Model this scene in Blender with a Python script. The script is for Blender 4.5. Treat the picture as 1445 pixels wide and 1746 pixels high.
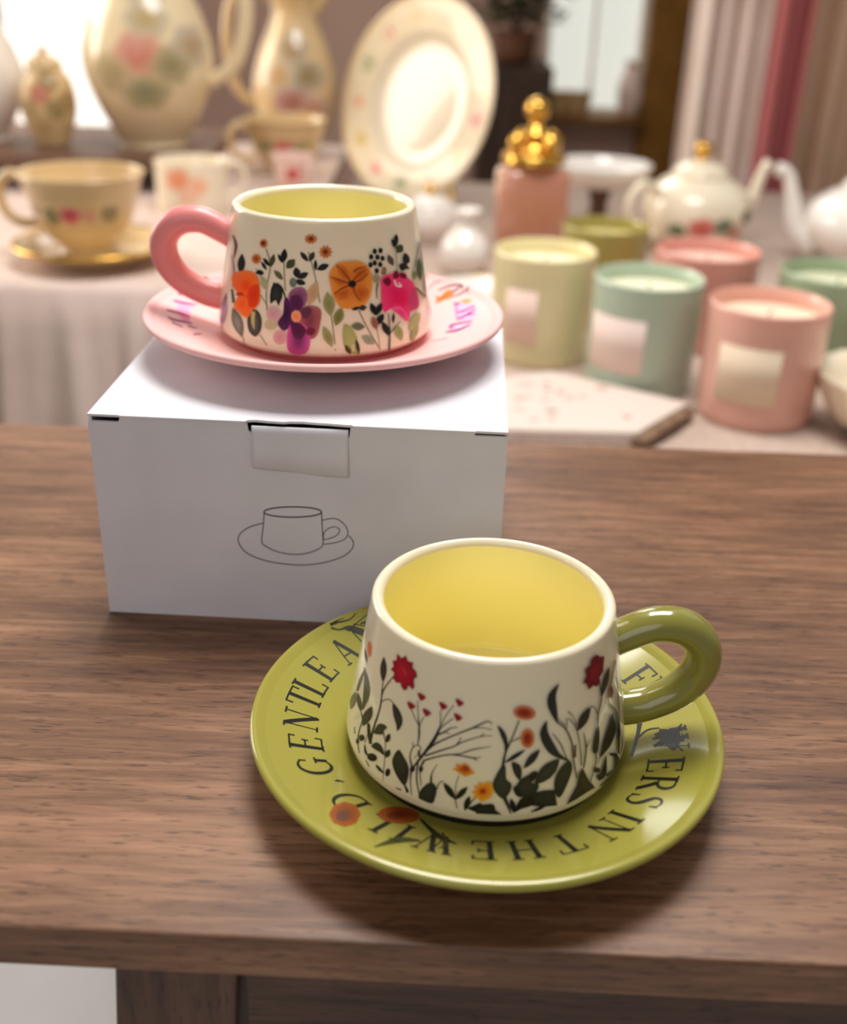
import bpy, math, random
from mathutils import Matrix, Vector
random.seed(7)
PI = math.pi
scene = bpy.context.scene
col = scene.collection
for o in list(bpy.data.objects): bpy.data.objects.remove(o)

# ------------------------------------------------------------------ camera, world, lights, exposure
cam_data = bpy.data.cameras.new('camera'); cam = bpy.data.objects.new('camera', cam_data); col.objects.link(cam)
PITCH, ROLL, CAM_Z, F_PX = .4656, .0328, .2386, 1863.68
fw = Vector((0, math.cos(PITCH), -math.sin(PITCH))); rt = Vector((1, 0, 0)); upv = rt.cross(fw)
r2 = rt*math.cos(ROLL) + upv*math.sin(ROLL); u2 = -rt*math.sin(ROLL) + upv*math.cos(ROLL)
m = Matrix((r2, u2, -fw)).transposed().to_4x4(); m.translation = (0, 0, CAM_Z); cam.matrix_world = m
cam_data.sensor_fit = 'VERTICAL'; cam_data.sensor_height = 36.0; cam_data.lens = F_PX/1746*36
cam_data.clip_start = .01; cam_data.clip_end = 50
cam_data.dof.use_dof = True; cam_data.dof.focus_distance = .376; cam_data.dof.aperture_fstop = 6.6
scene.camera = cam
scene.view_settings.view_transform = 'Standard'; scene.view_settings.look = 'None'
scene.view_settings.gamma = 1; scene.view_settings.use_curve_mapping = False
scene.view_settings.exposure = 0.1
world = bpy.data.worlds.new('world'); scene.world = world; world.use_nodes = True
bg = world.node_tree.nodes['Background']; bg.inputs[0].default_value = (1, .94, .88, 1); bg.inputs[1].default_value = .23
def area(name, loc, target, sx, sy, power, color):
    d = bpy.data.lights.new(name, 'AREA'); d.shape = 'RECTANGLE'; d.size = sx; d.size_y = sy; d.energy = power; d.color = color
    o = bpy.data.objects.new(name, d); col.objects.link(o); o.location = loc
    o.rotation_euler = (Vector(target)-Vector(loc)).to_track_quat('-Z', 'Y').to_euler(); return o
area('assumed_ceiling_light', (.08, .84, 1.20), (0, .38, 0), .6, .45, 17, (1, .97, .94))  # unseen overhead key light, assumed from the way the shadows fall
area('assumed_side_window_light', (1.15, 1.5, 1.15), (.1, .4, 0), 1.3, 1.3, 2.2, (.95, .98, 1))  # no window built here; unseen light assumed from a reflection on the saucer
area('added_shop_light', (-.3, 1.55, 1.5), (-.1, 1.6, -.1), 1.6, .8, 3, (1, .84, .68))  # unseen warm light added above the display tables to brighten them
area('front_fill_light', (-.5, -1.1, .9), (0, .45, .03), 1.2, 1.0, 5, (1, .95, .95))  # unseen weak fill added from the camera side

wl = area('left_window_daylight', (-1.55, 1.75, .55), (.3, 1.3, -.1), .9, .9, 9.5, (1, .91, .80)); wl.data.spread = math.radians(110)

area('assumed_back_window_light', (-.15, 2.6, 1.05), (.05, .3, 0), .55, .8, 7, (.97, 1, .98))  # no opening in the wall there; assumed window, added to reflect in the saucer

# ------------------------------------------------------------------ helpers
def lin(c):
    return tuple(((x/255)/12.92 if x/255 <= .04045 else ((x/255+.055)/1.055)**2.4) for x in c[:3]) + (1,)
def mat(name, c, rough=.5, coat=0, metal=0, spec=.5, trans=0, ior=1.45, sss=0, emit=None, es=1):
    m = bpy.data.materials.new(name); m.use_nodes = True; b = m.node_tree.nodes['Principled BSDF']
    b.inputs['Base Color'].default_value = lin(c); b.inputs['Roughness'].default_value = rough; b.inputs['Metallic'].default_value = metal
    b.inputs['Coat Weight'].default_value = coat; b.inputs['Coat Roughness'].default_value = .04; b.inputs['Specular IOR Level'].default_value = spec
    b.inputs['Transmission Weight'].default_value = trans; b.inputs['IOR'].default_value = ior
    if sss: b.inputs['Subsurface Weight'].default_value = sss; b.inputs['Subsurface Radius'].default_value = (1, .8, .6); b.inputs['Subsurface Scale'].default_value = .004
    if emit: b.inputs['Emission Color'].default_value = lin(emit); b.inputs['Emission Strength'].default_value = es
    return m
def nodes(m): return m.node_tree.nodes, m.node_tree.links, m.node_tree.nodes['Principled BSDF']
def noise_tint(m, c2, scale, lo=.35, hi=.65, detail=4, stretch=(1, 1, 1), bump=0):
    n, l, b = nodes(m); tc = n.new('ShaderNodeTexCoord'); mp = n.new('ShaderNodeMapping'); mp.inputs['Scale'].default_value = stretch
    t = n.new('ShaderNodeTexNoise'); t.inputs['Scale'].default_value = scale; t.inputs['Detail'].default_value = detail
    r = n.new('ShaderNodeValToRGB'); r.color_ramp.elements[0].position = lo; r.color_ramp.elements[1].position = hi
    r.color_ramp.elements[0].color = b.inputs['Base Color'].default_value[:]; r.color_ramp.elements[1].color = lin(c2)
    l.new(tc.outputs['Object'], mp.inputs['Vector']); l.new(mp.outputs[0], t.inputs['Vector']); l.new(t.outputs['Fac'], r.inputs[0]); l.new(r.outputs[0], b.inputs['Base Color'])
    if bump:
        bp = n.new('ShaderNodeBump'); bp.inputs['Strength'].default_value = bump; bp.inputs['Distance'].default_value = .001
        l.new(t.outputs['Fac'], bp.inputs['Height']); l.new(bp.outputs[0], b.inputs['Normal'])
    return m
def ink(name, rough=.25, coat=.6):
    m = mat(name, (128, 128, 128), rough, coat, spec=.3); n, l, b = nodes(m)
    a = n.new('ShaderNodeVertexColor'); a.layer_name = 'Col'; l.new(a.outputs['Color'], b.inputs['Base Color']); return m
def wood(name, dark, mid, light, rough=.42, along='X', sc=1.0, spec=.5):
    m = mat(name, mid, rough, spec=spec); n, l, b = nodes(m); tc = n.new('ShaderNodeTexCoord')
    def mapped(s):
        mp = n.new('ShaderNodeMapping'); s = {'X': s, 'Z': (s[1], s[1], s[0])}[along]; mp.inputs['Scale'].default_value = [q*sc for q in s]
        l.new(tc.outputs['Object'], mp.inputs['Vector']); return mp.outputs[0]
    def nz(v, scale, det, rg=.55, dist=0):
        t = n.new('ShaderNodeTexNoise'); t.inputs['Scale'].default_value = scale; t.inputs['Detail'].default_value = det; t.inputs['Roughness'].default_value = rg; t.inputs['Distortion'].default_value = dist
        l.new(v, t.inputs['Vector']); return t.outputs['Fac']
    big = nz(mapped((2.2, 16, 16)), 1.6, 4, .55, .8); fine = nz(mapped((9, 120, 120)), 2, 7, .68, .4); pore = nz(mapped((120, 950, 950)), 1, 2, .5)
    mx = n.new('ShaderNodeMath'); mx.operation = 'MULTIPLY_ADD'; mx.inputs[1].default_value = .55; l.new(fine, mx.inputs[0])
    mb = n.new('ShaderNodeMath'); mb.operation = 'MULTIPLY'; mb.inputs[1].default_value = .5; l.new(big, mb.inputs[0]); l.new(mb.outputs[0], mx.inputs[2])
    r = n.new('ShaderNodeValToRGB'); e = r.color_ramp.elements; e[0].position = .34; e[0].color = lin(dark); e[1].position = .70; e[1].color = lin(light)
    x = e.new(.52); x.color = lin(mid); l.new(mx.outputs[0], r.inputs[0])
    pr = n.new('ShaderNodeValToRGB'); pr.color_ramp.elements[0].position = .30; pr.color_ramp.elements[0].color = (.45, .42, .40, 1); pr.color_ramp.elements[1].position = .42; pr.color_ramp.elements[1].color = (1, 1, 1, 1); l.new(pore, pr.inputs[0])
    mm = n.new('ShaderNodeMix'); mm.data_type = 'RGBA'; mm.blend_type = 'MULTIPLY'; mm.inputs[0].default_value = 1; l.new(r.outputs[0], mm.inputs[6]); l.new(pr.outputs[0], mm.inputs[7]); l.new(mm.outputs[2], b.inputs['Base Color'])
    bp = n.new('ShaderNodeBump'); bp.inputs['Strength'].default_value = .25; bp.inputs['Distance'].default_value = .0006; l.new(fine, bp.inputs['Height']); l.new(bp.outputs[0], b.inputs['Normal'])
    return m

class MB:
    def __init__(s): s.v = []; s.f = []; s.m = []; s.c = []; s.s = []; s.k = 0
    def add(s, vs, fs, mi=0, cols=None, smooth=True):
        o = len(s.v); s.v += [tuple(p) for p in vs]; s.c += (cols if cols else [(1, 1, 1, 1)]*len(vs))
        for f in fs: s.f.append(tuple(o+i for i in f)); s.m.append(mi); s.s.append(smooth)
        return s
    def box(s, x0, x1, y0, y1, z0, z1, mi=0):
        v = [(x, y, z) for z in (z0, z1) for y in (y0, y1) for x in (x0, x1)]
        return s.add(v, [(0, 2, 3, 1), (4, 5, 7, 6), (0, 1, 5, 4), (1, 3, 7, 5), (3, 2, 6, 7), (2, 0, 4, 6)], mi, smooth=False)
    def lathe(s, prof, seg=96, mi=0, c=(0, 0, 0)):
        o = []; f = []; n = len(prof)
        for k in range(seg):
            a = 2*PI*k/seg
            for r, z in prof: o.append((c[0]+r*math.cos(a), c[1]+r*math.sin(a), c[2]+z))
        for k in range(seg):
            for i in range(n-1):
                a, b2 = k*n+i, ((k+1) % seg)*n+i
                f.append((a, b2, b2+1, a+1))
        return s.add(o, f, mi)
    def tube(s, pts, rad, seg=16, mi=0, n=6, flat=1.0, caps=True):
        P = crv([Vector(p) for p in pts], n); N = len(P); R = [0]*N
        rad = rad if hasattr(rad, '__len__') else [rad]*2
        for i in range(N):
            t = i/(N-1)*(len(rad)-1); j = min(int(t), len(rad)-2); R[i] = rad[j]+(rad[j+1]-rad[j])*(t-j)
        T = [(P[min(i+1, N-1)]-P[max(i-1, 0)]).normalized() for i in range(N)]
        up = Vector((0, 0, 1)) if abs(T[0].z) < .9 else Vector((0, 1, 0)); a = T[0].cross(up).normalized(); o = []
        for i in range(N):
            a = (a - T[i]*a.dot(T[i])).normalized(); b = T[i].cross(a)
            for k in range(seg): w = 2*PI*k/seg; o.append(P[i]+(a*math.cos(w)*flat+b*math.sin(w))*R[i])
        f = [(i*seg+k, i*seg+(k+1) % seg, (i+1)*seg+(k+1) % seg, (i+1)*seg+k) for i in range(N-1) for k in range(seg)]
        if caps: f += [tuple(range(seg-1, -1, -1)), tuple((N-1)*seg+k for k in range(seg))]
        return s.add(o, f, mi)
    def build(s, name, mats, parent=None, loc=(0, 0, 0), rz=0, bevel=0, auto=None):
        me = bpy.data.meshes.new(name); me.from_pydata(s.v, [], s.f); me.validate()
        mats = mats if isinstance(mats, (list, tuple)) else [mats]
        for q in mats: me.materials.append(q)
        if len(me.polygons) == len(s.f):
            me.polygons.foreach_set('material_index', s.m); me.polygons.foreach_set('use_smooth', s.s)
        ca = me.color_attributes.new('Col', 'FLOAT_COLOR', 'POINT')
        ca.data.foreach_set('color', [x for c in s.c for x in c]); me.update()
        o = bpy.data.objects.new(name, me); col.objects.link(o); o.location = loc; o.rotation_euler = (0, 0, rz)
        if parent: o.parent = parent
        if bevel:
            b = o.modifiers.new('bevel', 'BEVEL'); b.width = bevel; b.segments = 3; b.limit_method = 'ANGLE'
        return o
def crv(P, n=6, closed=False):
    o = []; N = len(P)
    for i in range(N if closed else N-1):
        if closed: a, b, c, d = P[i-1], P[i], P[(i+1) % N], P[(i+2) % N]
        else: a, b, c, d = P[max(i-1, 0)], P[i], P[i+1], P[min(i+2, N-1)]
        for k in range(n):
            t = k/n; o.append((b*2+(c-a)*t+(a*2-b*5+c*4-d)*t*t+(b*3-a-c*3+d)*t**3)*.5)
    if not closed: o.append(P[-1])
    return o
def sprof(pts, n=5): return [(max(p.x, 0), p.y) for p in crv([Vector((a, b, 0)) for a, b in pts], n)]
def tag(o, label, cat, group=None, kind=None):
    o['label'] = label; o['category'] = cat
    if group: o['group'] = group
    if kind: o['kind'] = kind
    return o
def thing(name, label, cat, loc=(0, 0, 0), rz=0, group=None):
    o = bpy.data.objects.new(name, None); col.objects.link(o); o.location = loc; o.rotation_euler = (0, 0, rz); o.empty_display_size = .02
    return tag(o, label, cat, group)
def struct(o): o['kind'] = 'structure'; return o
def lerp(a, b, t): return a+(b-a)*t
def interp(x, X, Y):
    if x <= X[0]: return Y[0]
    for i in range(len(X)-1):
        if x <= X[i+1]: return lerp(Y[i], Y[i+1], (x-X[i])/(X[i+1]-X[i]))
    return Y[-1]
# printed marks: each lies a hair above its surface; surf(u, v, off) gives the point
LIFT, STEP = 5e-5, 5e-6
def mark_fan(mb, surf, c, ring, col_c, col_e, mi, rings=5):
    off = LIFT+STEP*mb.k; mb.k += 1; N = len(ring); v = [surf(c[0], c[1], off)]; cc = [col_c]; f = []
    for j in range(1, rings+1):
        t = j/rings; w = max(0, (t-.25)/.75)
        for p in ring: v.append(surf(lerp(c[0], p[0], t), lerp(c[1], p[1], t), off)); cc.append(tuple(lerp(a, b, w) for a, b in zip(col_c, col_e)))
    f += [(0, 1+i, 1+(i+1) % N) for i in range(N)]
    for j in range(rings-1):
        for i in range(N): a = 1+j*N+i; b = 1+j*N+(i+1) % N; f.append((a, a+N, b+N, b))
    mb.add(v, f, mi, cc)
def mark_strip(mb, surf, L, Rr, cl, mi):
    off = LIFT+STEP*mb.k; mb.k += 1; v = []; f = []
    for a, b in zip(L, Rr):
        for t in (0, .5, 1): v.append(surf(lerp(a[0], b[0], t), lerp(a[1], b[1], t), off))
    for i in range(len(L)-1):
        for j in (0, 1): f.append((3*i+j, 3*i+j+1, 3*i+j+4, 3*i+j+3))
    mb.add(v, f, mi, [cl]*len(v))
def draw_art(mb, surf, lines, us, vs, mi, shift=0, keep=None, flat=False):
    for ln in lines:
        k, c1, c2, q = ln[0], lin(ln[1:4]), lin(ln[4:7]), ln[7:]; P = [(a/us, b/vs) for a, b in zip(q[0::2], q[1::2])]
        if keep and not keep(P): continue
        P = [(a+shift, b) for a, b in P]
        if flat: mb.k = 0 if k else 16
        if k: mark_fan(mb, surf, P[0], P[1:], c2, c1, mi)
        else: mark_strip(mb, surf, P[0::2], P[1::2], c1, mi)
def flower_blob(mb, surf, u, v, ru, rv, c, mi, n=10, edge=None):
    ring = [(u+ru*math.cos(2*PI*k/n)*(.85 if k % 2 else 1), v+rv*math.sin(2*PI*k/n)*(.85 if k % 2 else 1)) for k in range(n)]
    mark_fan(mb, surf, (u, v), ring, lin(c), lin(edge or c), mi, 4)
def lathe_surf(prof):
    """surf(u, v, off): v is the height; the profile's outer side is single-valued in z"""
    Z = [p[1] for p in prof]; Rr = [p[0] for p in prof]
    return lambda u, v, off: ((interp(v, Z, Rr)+off+.0006)*math.cos(u), (interp(v, Z, Rr)+off+.0006)*math.sin(u), v)
# printed patterns: kind, edge colour, centre colour, then points
ART = {}
ART['cup_b'] = [
(0,90,80,80,90,80,80,2207,4476,2431,4535,2374,4391,2653,4466,2568,4266,2927,4356,2694,4136,3086,4206,2733,3977,3059,4014,2731,3790,2937,3811,2727,3655,2837,3666),
(0,150,140,140,150,140,140,2368,3705,2495,3737,2517,3592,2684,3635,2703,3426,2919,3479,2831,3234,3068,3281,2887,2987,3089,3019,2907,2706,3049,2727,2917,2504,3017,2520),
(1,150,128,146,176,150,168,2237,1333,2299,2179,1986,1885,1636,1494,1529,1152,1716,877,1695,586,1867,500,2303,741,2581,1071,2709,1407,2697,1713,2531,1991),
(0,70,70,60,70,70,60,2835,2416,3063,2475,2931,2267,3173,2331,3054,2061,3319,2132,3136,1910,3417,1986),
(0,80,60,76,80,60,76,2104,896,1967,866,2168,1045,1993,1008,2251,1256,2024,1209,2311,1467,2066,1419,2336,1685,2131,1645,2347,1906,2206,1880,2350,2060,2259,2043),
(0,140,138,96,140,138,96,5239,4378,5316,4404,5342,4231,5417,4256,5475,4017,5553,4038,5555,3774,5633,3783,5530,3496,5608,3495,5455,3179,5532,3178,5409,2867,5488,2872,5433,2552,5509,2563,5481,2246,5558,2260,5519,2034,5593,2048),
(0,140,138,96,140,138,96,7515,4438,7573,4452,7610,4184,7668,4199,7743,3822,7799,3835,7856,3463,7913,3475,7941,3115,7997,3124,8009,2770,8065,2778,8055,2528,8111,2536),
(0,140,138,96,140,138,96,6281,3991,6345,3998,6292,3886,6356,3893,6309,3732,6372,3739,6330,3555,6394,3564,6362,3333,6424,3342,6396,3088,6458,3096,6421,2914,6482,2922),
(0,140,138,96,140,138,96,8552,2116,8607,2122,8582,1917,8636,1923,8622,1630,8677,1636,8659,1336,8713,1341,8689,1023,8743,1027,8718,691,8772,695,8752,408,8807,414),
(0,140,138,96,140,138,96,9833,2179,9895,2197,9941,1966,10003,1985,10097,1661,10158,1680,10261,1356,10321,1377,10442,1056,10502,1078,10638,753,10694,778,10825,510,10883,535),
(0,140,138,96,140,138,96,5120,2573,5171,2604,5251,2467,5300,2496,5428,2319,5475,2348,5551,2211,5598,2239),
(0,140,138,96,140,138,96,10677,1382,10725,1382,10709,1124,10757,1124,10758,763,10804,764,10886,446,10936,444),
(0,140,138,96,140,138,96,4155,806,4216,830,4191,676,4260,703,4191,477,4290,515,4213,341,4210,340),
(0,140,138,96,140,138,96,5229,1033,5278,1065,5353,925,5399,956,5515,774,5561,805,5600,648,5654,682),
(0,140,138,96,140,138,96,4711,3538,4768,3569,4801,3477,4856,3507,4924,3389,4980,3417,5038,3286,5096,3312,5143,3155,5202,3178,5241,3009,5300,3030,5308,2905,5366,2926),
(1,176,178,130,176,178,130,5312,3056,5111,3335,5071,3220,5066,3086,5128,2976,5251,2891,5396,2834,5468,2809,5506,2877,5528,2998,5503,3120,5416,3218,5264,3293),
(1,22,22,20,22,22,20,3622,3547,3600,3984,3430,3839,3287,3654,3267,3486,3371,3336,3537,3219,3623,3165,3738,3247,3873,3405,3942,3577,3913,3737,3772,3883),
(1,22,22,20,22,22,20,5373,3883,5126,4031,5152,3961,5208,3881,5293,3821,5406,3780,5518,3758,5573,3750,5569,3793,5533,3867,5466,3938,5369,3989,5242,4020),
(1,72,72,44,72,72,44,5683,3973,5764,4249,5669,4177,5577,4078,5536,3976,5542,3870,5583,3778,5607,3734,5672,3773,5761,3856,5826,3956,5845,4060,5815,4167),
(1,22,22,20,22,22,20,5234,3724,5029,3878,5046,3812,5089,3736,5159,3675,5254,3629,5354,3601,5401,3589,5401,3628,5374,3698,5320,3767,5239,3820,5129,3858),
(1,22,22,20,22,22,20,6311,4220,6339,4503,6245,4424,6163,4318,6140,4213,6173,4107,6242,4017,6280,3975,6345,4018,6430,4108,6482,4213,6478,4318,6418,4424),
(1,22,22,20,22,22,20,6134,4098,5987,4270,5985,4202,6004,4122,6051,4054,6127,4000,6212,3963,6254,3947,6263,3987,6256,4059,6224,4133,6164,4194,6073,4242),
(1,72,72,44,72,72,44,6654,3939,6878,4135,6737,4129,6586,4096,6489,4030,6446,3932,6447,3826,6453,3773,6543,3768,6685,3787,6807,3836,6876,3917,6893,4031),
(1,96,100,62,96,100,62,6086,3461,5814,3637,5841,3549,5902,3452,5996,3381,6119,3334,6246,3312,6307,3303,6304,3358,6264,3448,6192,3534,6084,3594,5941,3627),
(1,22,22,20,22,22,20,6991,3625,6927,3847,6855,3766,6804,3667,6815,3582,6884,3508,6984,3455,7036,3431,7090,3478,7149,3565,7169,3656,7132,3736,7034,3803),
(1,22,22,20,22,22,20,7279,3541,7547,3662,7437,3679,7308,3676,7202,3638,7119,3567,7065,3482,7042,3439,7108,3422,7225,3416,7342,3437,7436,3490,7506,3578),
(1,22,22,20,22,22,20,7147,3291,7436,3242,7373,3311,7279,3375,7173,3401,7056,3391,6946,3356,6894,3336,6926,3290,7005,3227,7105,3182,7216,3174,7338,3201),
(1,22,22,20,22,22,20,7348,4250,7139,4439,7150,4355,7189,4259,7259,4184,7360,4129,7468,4096,7521,4082,7524,4133,7501,4220,7448,4306,7364,4372,7245,4417),
(1,48,46,28,48,46,28,7687,4263,7823,4465,7725,4431,7624,4375,7564,4303,7544,4216,7555,4131,7564,4090,7627,4104,7723,4148,7803,4212,7844,4292,7845,4386),
(1,22,22,20,22,22,20,7884,3948,7884,4178,7839,4113,7802,4026,7795,3940,7818,3855,7858,3782,7879,3748,7911,3783,7950,3858,7973,3944,7965,4030,7928,4115),
(1,22,22,20,22,22,20,8215,3888,8533,3988,8416,4017,8274,4027,8151,3997,8047,3930,7973,3846,7940,3803,8007,3779,8132,3761,8263,3772,8377,3819,8471,3904),
(1,22,22,20,22,22,20,5003,3444,4730,3402,4769,3450,4852,3511,4942,3551,5039,3554,5141,3535,5214,3509,5239,3470,5233,3423,5198,3388,5120,3372,5011,3367,4915,3368,4831,3371,4759,3380),
(1,112,122,104,112,122,104,6819,3254,6999,3266,6969,3153,6881,3079,6770,3071,6676,3132,6637,3241,6666,3353,6755,3428,6868,3436,6961,3374),
(1,26,32,26,48,52,44,5987,2718,5666,2627,5704,2901,5833,3177,6166,3099,6322,2877,6312,2638,6153,2293,5979,2514,5717,2315),
(0,22,22,20,22,22,20,5982,3138,6017,3180,6060,3105,6098,3149,6163,3054,6216,3098,6258,2976,6325,3009,6343,2833,6412,2857,6424,2656,6488,2676,6480,2528,6538,2546),
(1,226,140,62,150,62,18,4719,3938,5073,3984,4964,3921,5024,3845,4885,3832,4859,3742,4740,3783,4633,3711,4584,3791,4432,3765,4475,3856,4336,3885,4460,3952,4391,4026,4545,4043,4573,4134,4696,4093,4802,4164,4852,4084,4992,4106,4953,4018),
(1,226,140,62,150,62,18,5112,4578,5396,4609,5306,4557,5354,4490,5243,4483,5221,4406,5127,4444,5043,4385,5004,4455,4886,4437,4919,4513,4813,4542,4908,4596,4857,4662,4977,4672,4999,4749,5096,4711,5179,4769,5218,4699,5331,4715,5297,4640),
(1,226,140,62,150,62,18,7652,4931,8004,4940,7894,4892,7937,4817,7802,4815,7763,4738,7654,4783,7545,4731,7505,4806,7368,4800,7410,4877,7297,4918,7409,4969,7362,5042,7500,5046,7540,5123,7651,5079,7760,5130,7801,5056,7937,5060,7894,4984),
(1,226,140,62,150,62,18,8370,4463,8716,4462,8605,4404,8645,4307,8513,4308,8472,4210,8367,4271,8261,4209,8223,4307,8091,4304,8134,4401,8026,4458,8135,4519,8093,4615,8226,4615,8267,4713,8373,4653,8482,4715,8519,4617,8653,4619,8608,4522),
(1,110,44,12,90,34,10,5091,4593,5216,4607,5204,4565,5161,4530,5100,4512,5034,4515,4985,4540,4961,4578,4975,4621,5018,4656,5081,4674,5146,4670,5195,4646),
(1,110,44,12,90,34,10,7667,4943,7783,4947,7767,4911,7726,4885,7668,4874,7610,4882,7568,4906,7552,4939,7567,4974,7609,5001,7667,5012,7725,5004,7767,4981),
(1,120,50,12,96,36,10,8356,4474,8461,4474,8446,4431,8407,4399,8354,4387,8302,4399,8264,4430,8251,4473,8265,4517,8304,4549,8357,4561,8409,4549,8447,4518),
(1,96,96,84,140,138,120,3811,1230,3266,1769,3220,1544,3265,1282,3446,1071,3737,905,4043,792,4166,731,4238,870,4249,1107,4168,1349,3970,1546,3628,1694),
(1,48,46,40,96,92,78,4877,1489,4484,1688,4518,1784,4572,1870,4652,1933,4768,1971,4907,1985,5029,1964,5130,1903,5217,1809,5280,1698,5313,1564,5324,1414,5303,1273,5243,1137,5150,1011,5046,934,4924,929,4785,973,4666,1039,4582,1125,4520,1234,4479,1346,4459,1461,4462,1580),
(0,196,186,120,196,186,120,4678,1883,4923,1910,4679,1776,4918,1803,4683,1622,4913,1654,4709,1478,4913,1520,4778,1363,4923,1406,4861,1269,4941,1296,4921,1207,4954,1218),
(1,252,122,44,255,84,8,4139,2523,2897,3030,3067,3131,3310,3209,3550,3275,3772,3339,3996,3392,4218,3416,4457,3413,4691,3382,4872,3302,4986,3153,5056,2956,5099,2763,5129,2583,5134,2406,5099,2249,5000,2125,4855,2020,4722,1914,4632,1783,4554,1652,4448,1570,4281,1566,4080,1610,3877,1665,3667,1715,3456,1776,3332,1865,3396,2008,3557,2180,3620,2330,3477,2436,3224,2520,3007,2614,2895,2747,2848,2897),
(1,255,110,20,250,70,0,4170,2800,3623,2950,3807,3043,4051,3117,4264,3151,4430,3135,4570,3082,4661,3000,4692,2875,4678,2723,4614,2599,4476,2520,4283,2468,4095,2450,3921,2474,3750,2533,3628,2611,3562,2714,3552,2838),
(1,238,70,4,226,56,0,4721,2474,4430,2782,4595,2892,4801,2972,4961,2984,5047,2897,5090,2744,5100,2582,5070,2412,5007,2233,4921,2100,4804,2035,4661,2015,4537,2036,4445,2104,4375,2214,4336,2339,4326,2485,4353,2647),
(1,255,120,40,255,92,20,3999,2043,3421,1978,3527,2102,3737,2238,3939,2329,4117,2359,4289,2346,4397,2288,4416,2155,4378,1977,4302,1840,4185,1775,4022,1748,3861,1755,3682,1802,3500,1883),
(1,210,52,0,196,40,0,3761,2407,4068,2464,4034,2421,3929,2374,3774,2335,3609,2313,3477,2315,3423,2342,3463,2387,3582,2437,3748,2479,3907,2498,4022,2492),
(1,222,176,170,206,158,166,5921,1967,6292,2008,6252,1853,6125,1729,5941,1666,5749,1683,5599,1774,5533,1916,5574,2074,5710,2202,5900,2265,6093,2247,6235,2152),
(1,228,172,164,214,150,156,6296,1089,6631,1124,6592,974,6476,855,6310,797,6139,817,6007,907,5951,1047,5989,1198,6111,1320,6281,1379,6453,1358,6581,1265),
(1,206,172,124,196,158,116,7741,2854,7972,3342,7783,3242,7593,3090,7489,2912,7467,2710,7508,2522,7533,2431,7655,2480,7836,2604,7981,2768,8047,2956,8030,3169),
(1,206,192,150,200,184,140,5793,1527,6103,1565,6070,1452,5962,1359,5809,1310,5647,1317,5522,1379,5469,1481,5505,1597,5618,1693,5778,1743,5937,1734,6056,1669),
(1,158,98,130,108,44,92,7070,2664,6613,2754,6662,2866,6752,2965,6864,3039,7007,3088,7169,3111,7307,3095,7411,3031,7490,2928,7529,2811,7518,2673,7467,2519,7393,2390,7289,2294,7162,2224,7039,2191,6925,2208,6816,2263,6727,2347,6661,2468,6617,2618),
(1,176,98,92,132,58,72,7608,1841,7181,2260,7293,2338,7444,2401,7605,2429,7787,2420,7977,2377,8110,2295,8153,2165,8140,1997,8107,1819,8065,1617,8004,1405,7922,1244,7809,1156,7675,1120,7550,1141,7440,1238,7339,1392,7254,1547,7189,1687,7143,1829,7117,1958,7110,2071,7126,2172),
(1,92,28,80,74,18,66,7017,2474,6713,2703,6791,2769,6907,2798,7022,2796,7133,2763,7243,2700,7317,2624,7340,2530,7328,2422,7287,2325,7211,2241,7107,2167,7005,2129,6909,2137,6815,2181,6746,2259,6705,2397,6689,2569),
(1,92,30,88,58,10,60,6554,2029,6429,2619,6478,2675,6544,2664,6620,2606,6715,2495,6820,2338,6895,2181,6935,2041,6945,1900,6909,1763,6799,1605,6641,1449,6490,1365,6347,1399,6211,1508,6138,1629,6183,1742,6294,1868,6384,2017,6407,2225,6409,2456),
(1,214,84,156,120,26,92,7157,1062,6700,1566,6837,1692,7019,1750,7193,1753,7355,1698,7508,1588,7615,1444,7659,1255,7660,1032,7634,841,7587,695,7512,577,7400,493,7207,421,6984,396,6815,428,6724,507,6649,605,6622,769,6608,1020,6630,1327),
(1,92,14,66,80,10,60,7125,1424,6767,1692,6872,1751,7041,1755,7194,1723,7319,1654,7428,1550,7478,1439,7440,1313,7345,1180,7243,1094,7139,1069,7025,1089,6928,1162,6842,1323,6772,1535),
(1,120,26,60,110,20,54,7667,1417,7545,1562,7657,1575,7799,1556,7888,1514,7883,1436,7825,1336,7753,1269,7660,1257,7551,1277,7480,1319,7465,1395,7490,1495),
(1,104,50,70,96,40,66,7457,2143,7217,2262,7325,2322,7479,2364,7605,2370,7687,2327,7741,2250,7748,2168,7684,2076,7574,1979,7471,1918,7385,1912,7304,1943,7244,1995,7205,2076,7188,2178),
(1,240,166,116,246,140,84,7017,1975,7252,1990,7210,1847,7096,1753,6951,1742,6830,1820,6779,1957,6820,2101,6936,2196,7083,2206,7204,2127),
(1,160,160,98,136,138,84,8500,2465,8427,2960,8314,2806,8232,2608,8240,2421,8334,2244,8475,2100,8549,2033,8632,2118,8728,2289,8768,2482,8721,2665,8582,2838),
(1,140,144,76,112,118,56,8906,1980,9063,2359,8913,2285,8766,2169,8693,2032,8689,1874,8736,1725,8763,1653,8861,1688,9003,1780,9114,1906,9156,2053,9126,2221),
(1,166,168,108,138,142,80,8427,1207,8215,1652,8185,1493,8189,1298,8254,1126,8377,977,8523,866,8597,815,8631,907,8646,1080,8614,1265,8522,1427,8366,1564),
(1,118,122,92,104,108,80,9799,1576,9456,1624,9539,1534,9656,1452,9782,1420,9917,1440,10040,1492,10100,1520,10057,1585,9958,1672,9834,1730,9703,1736,9564,1689),
(1,164,168,140,146,152,120,10249,998,9918,1193,9954,1067,10029,934,10144,850,10296,812,10456,811,10536,814,10529,896,10474,1025,10376,1136,10240,1199,10067,1211),
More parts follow.
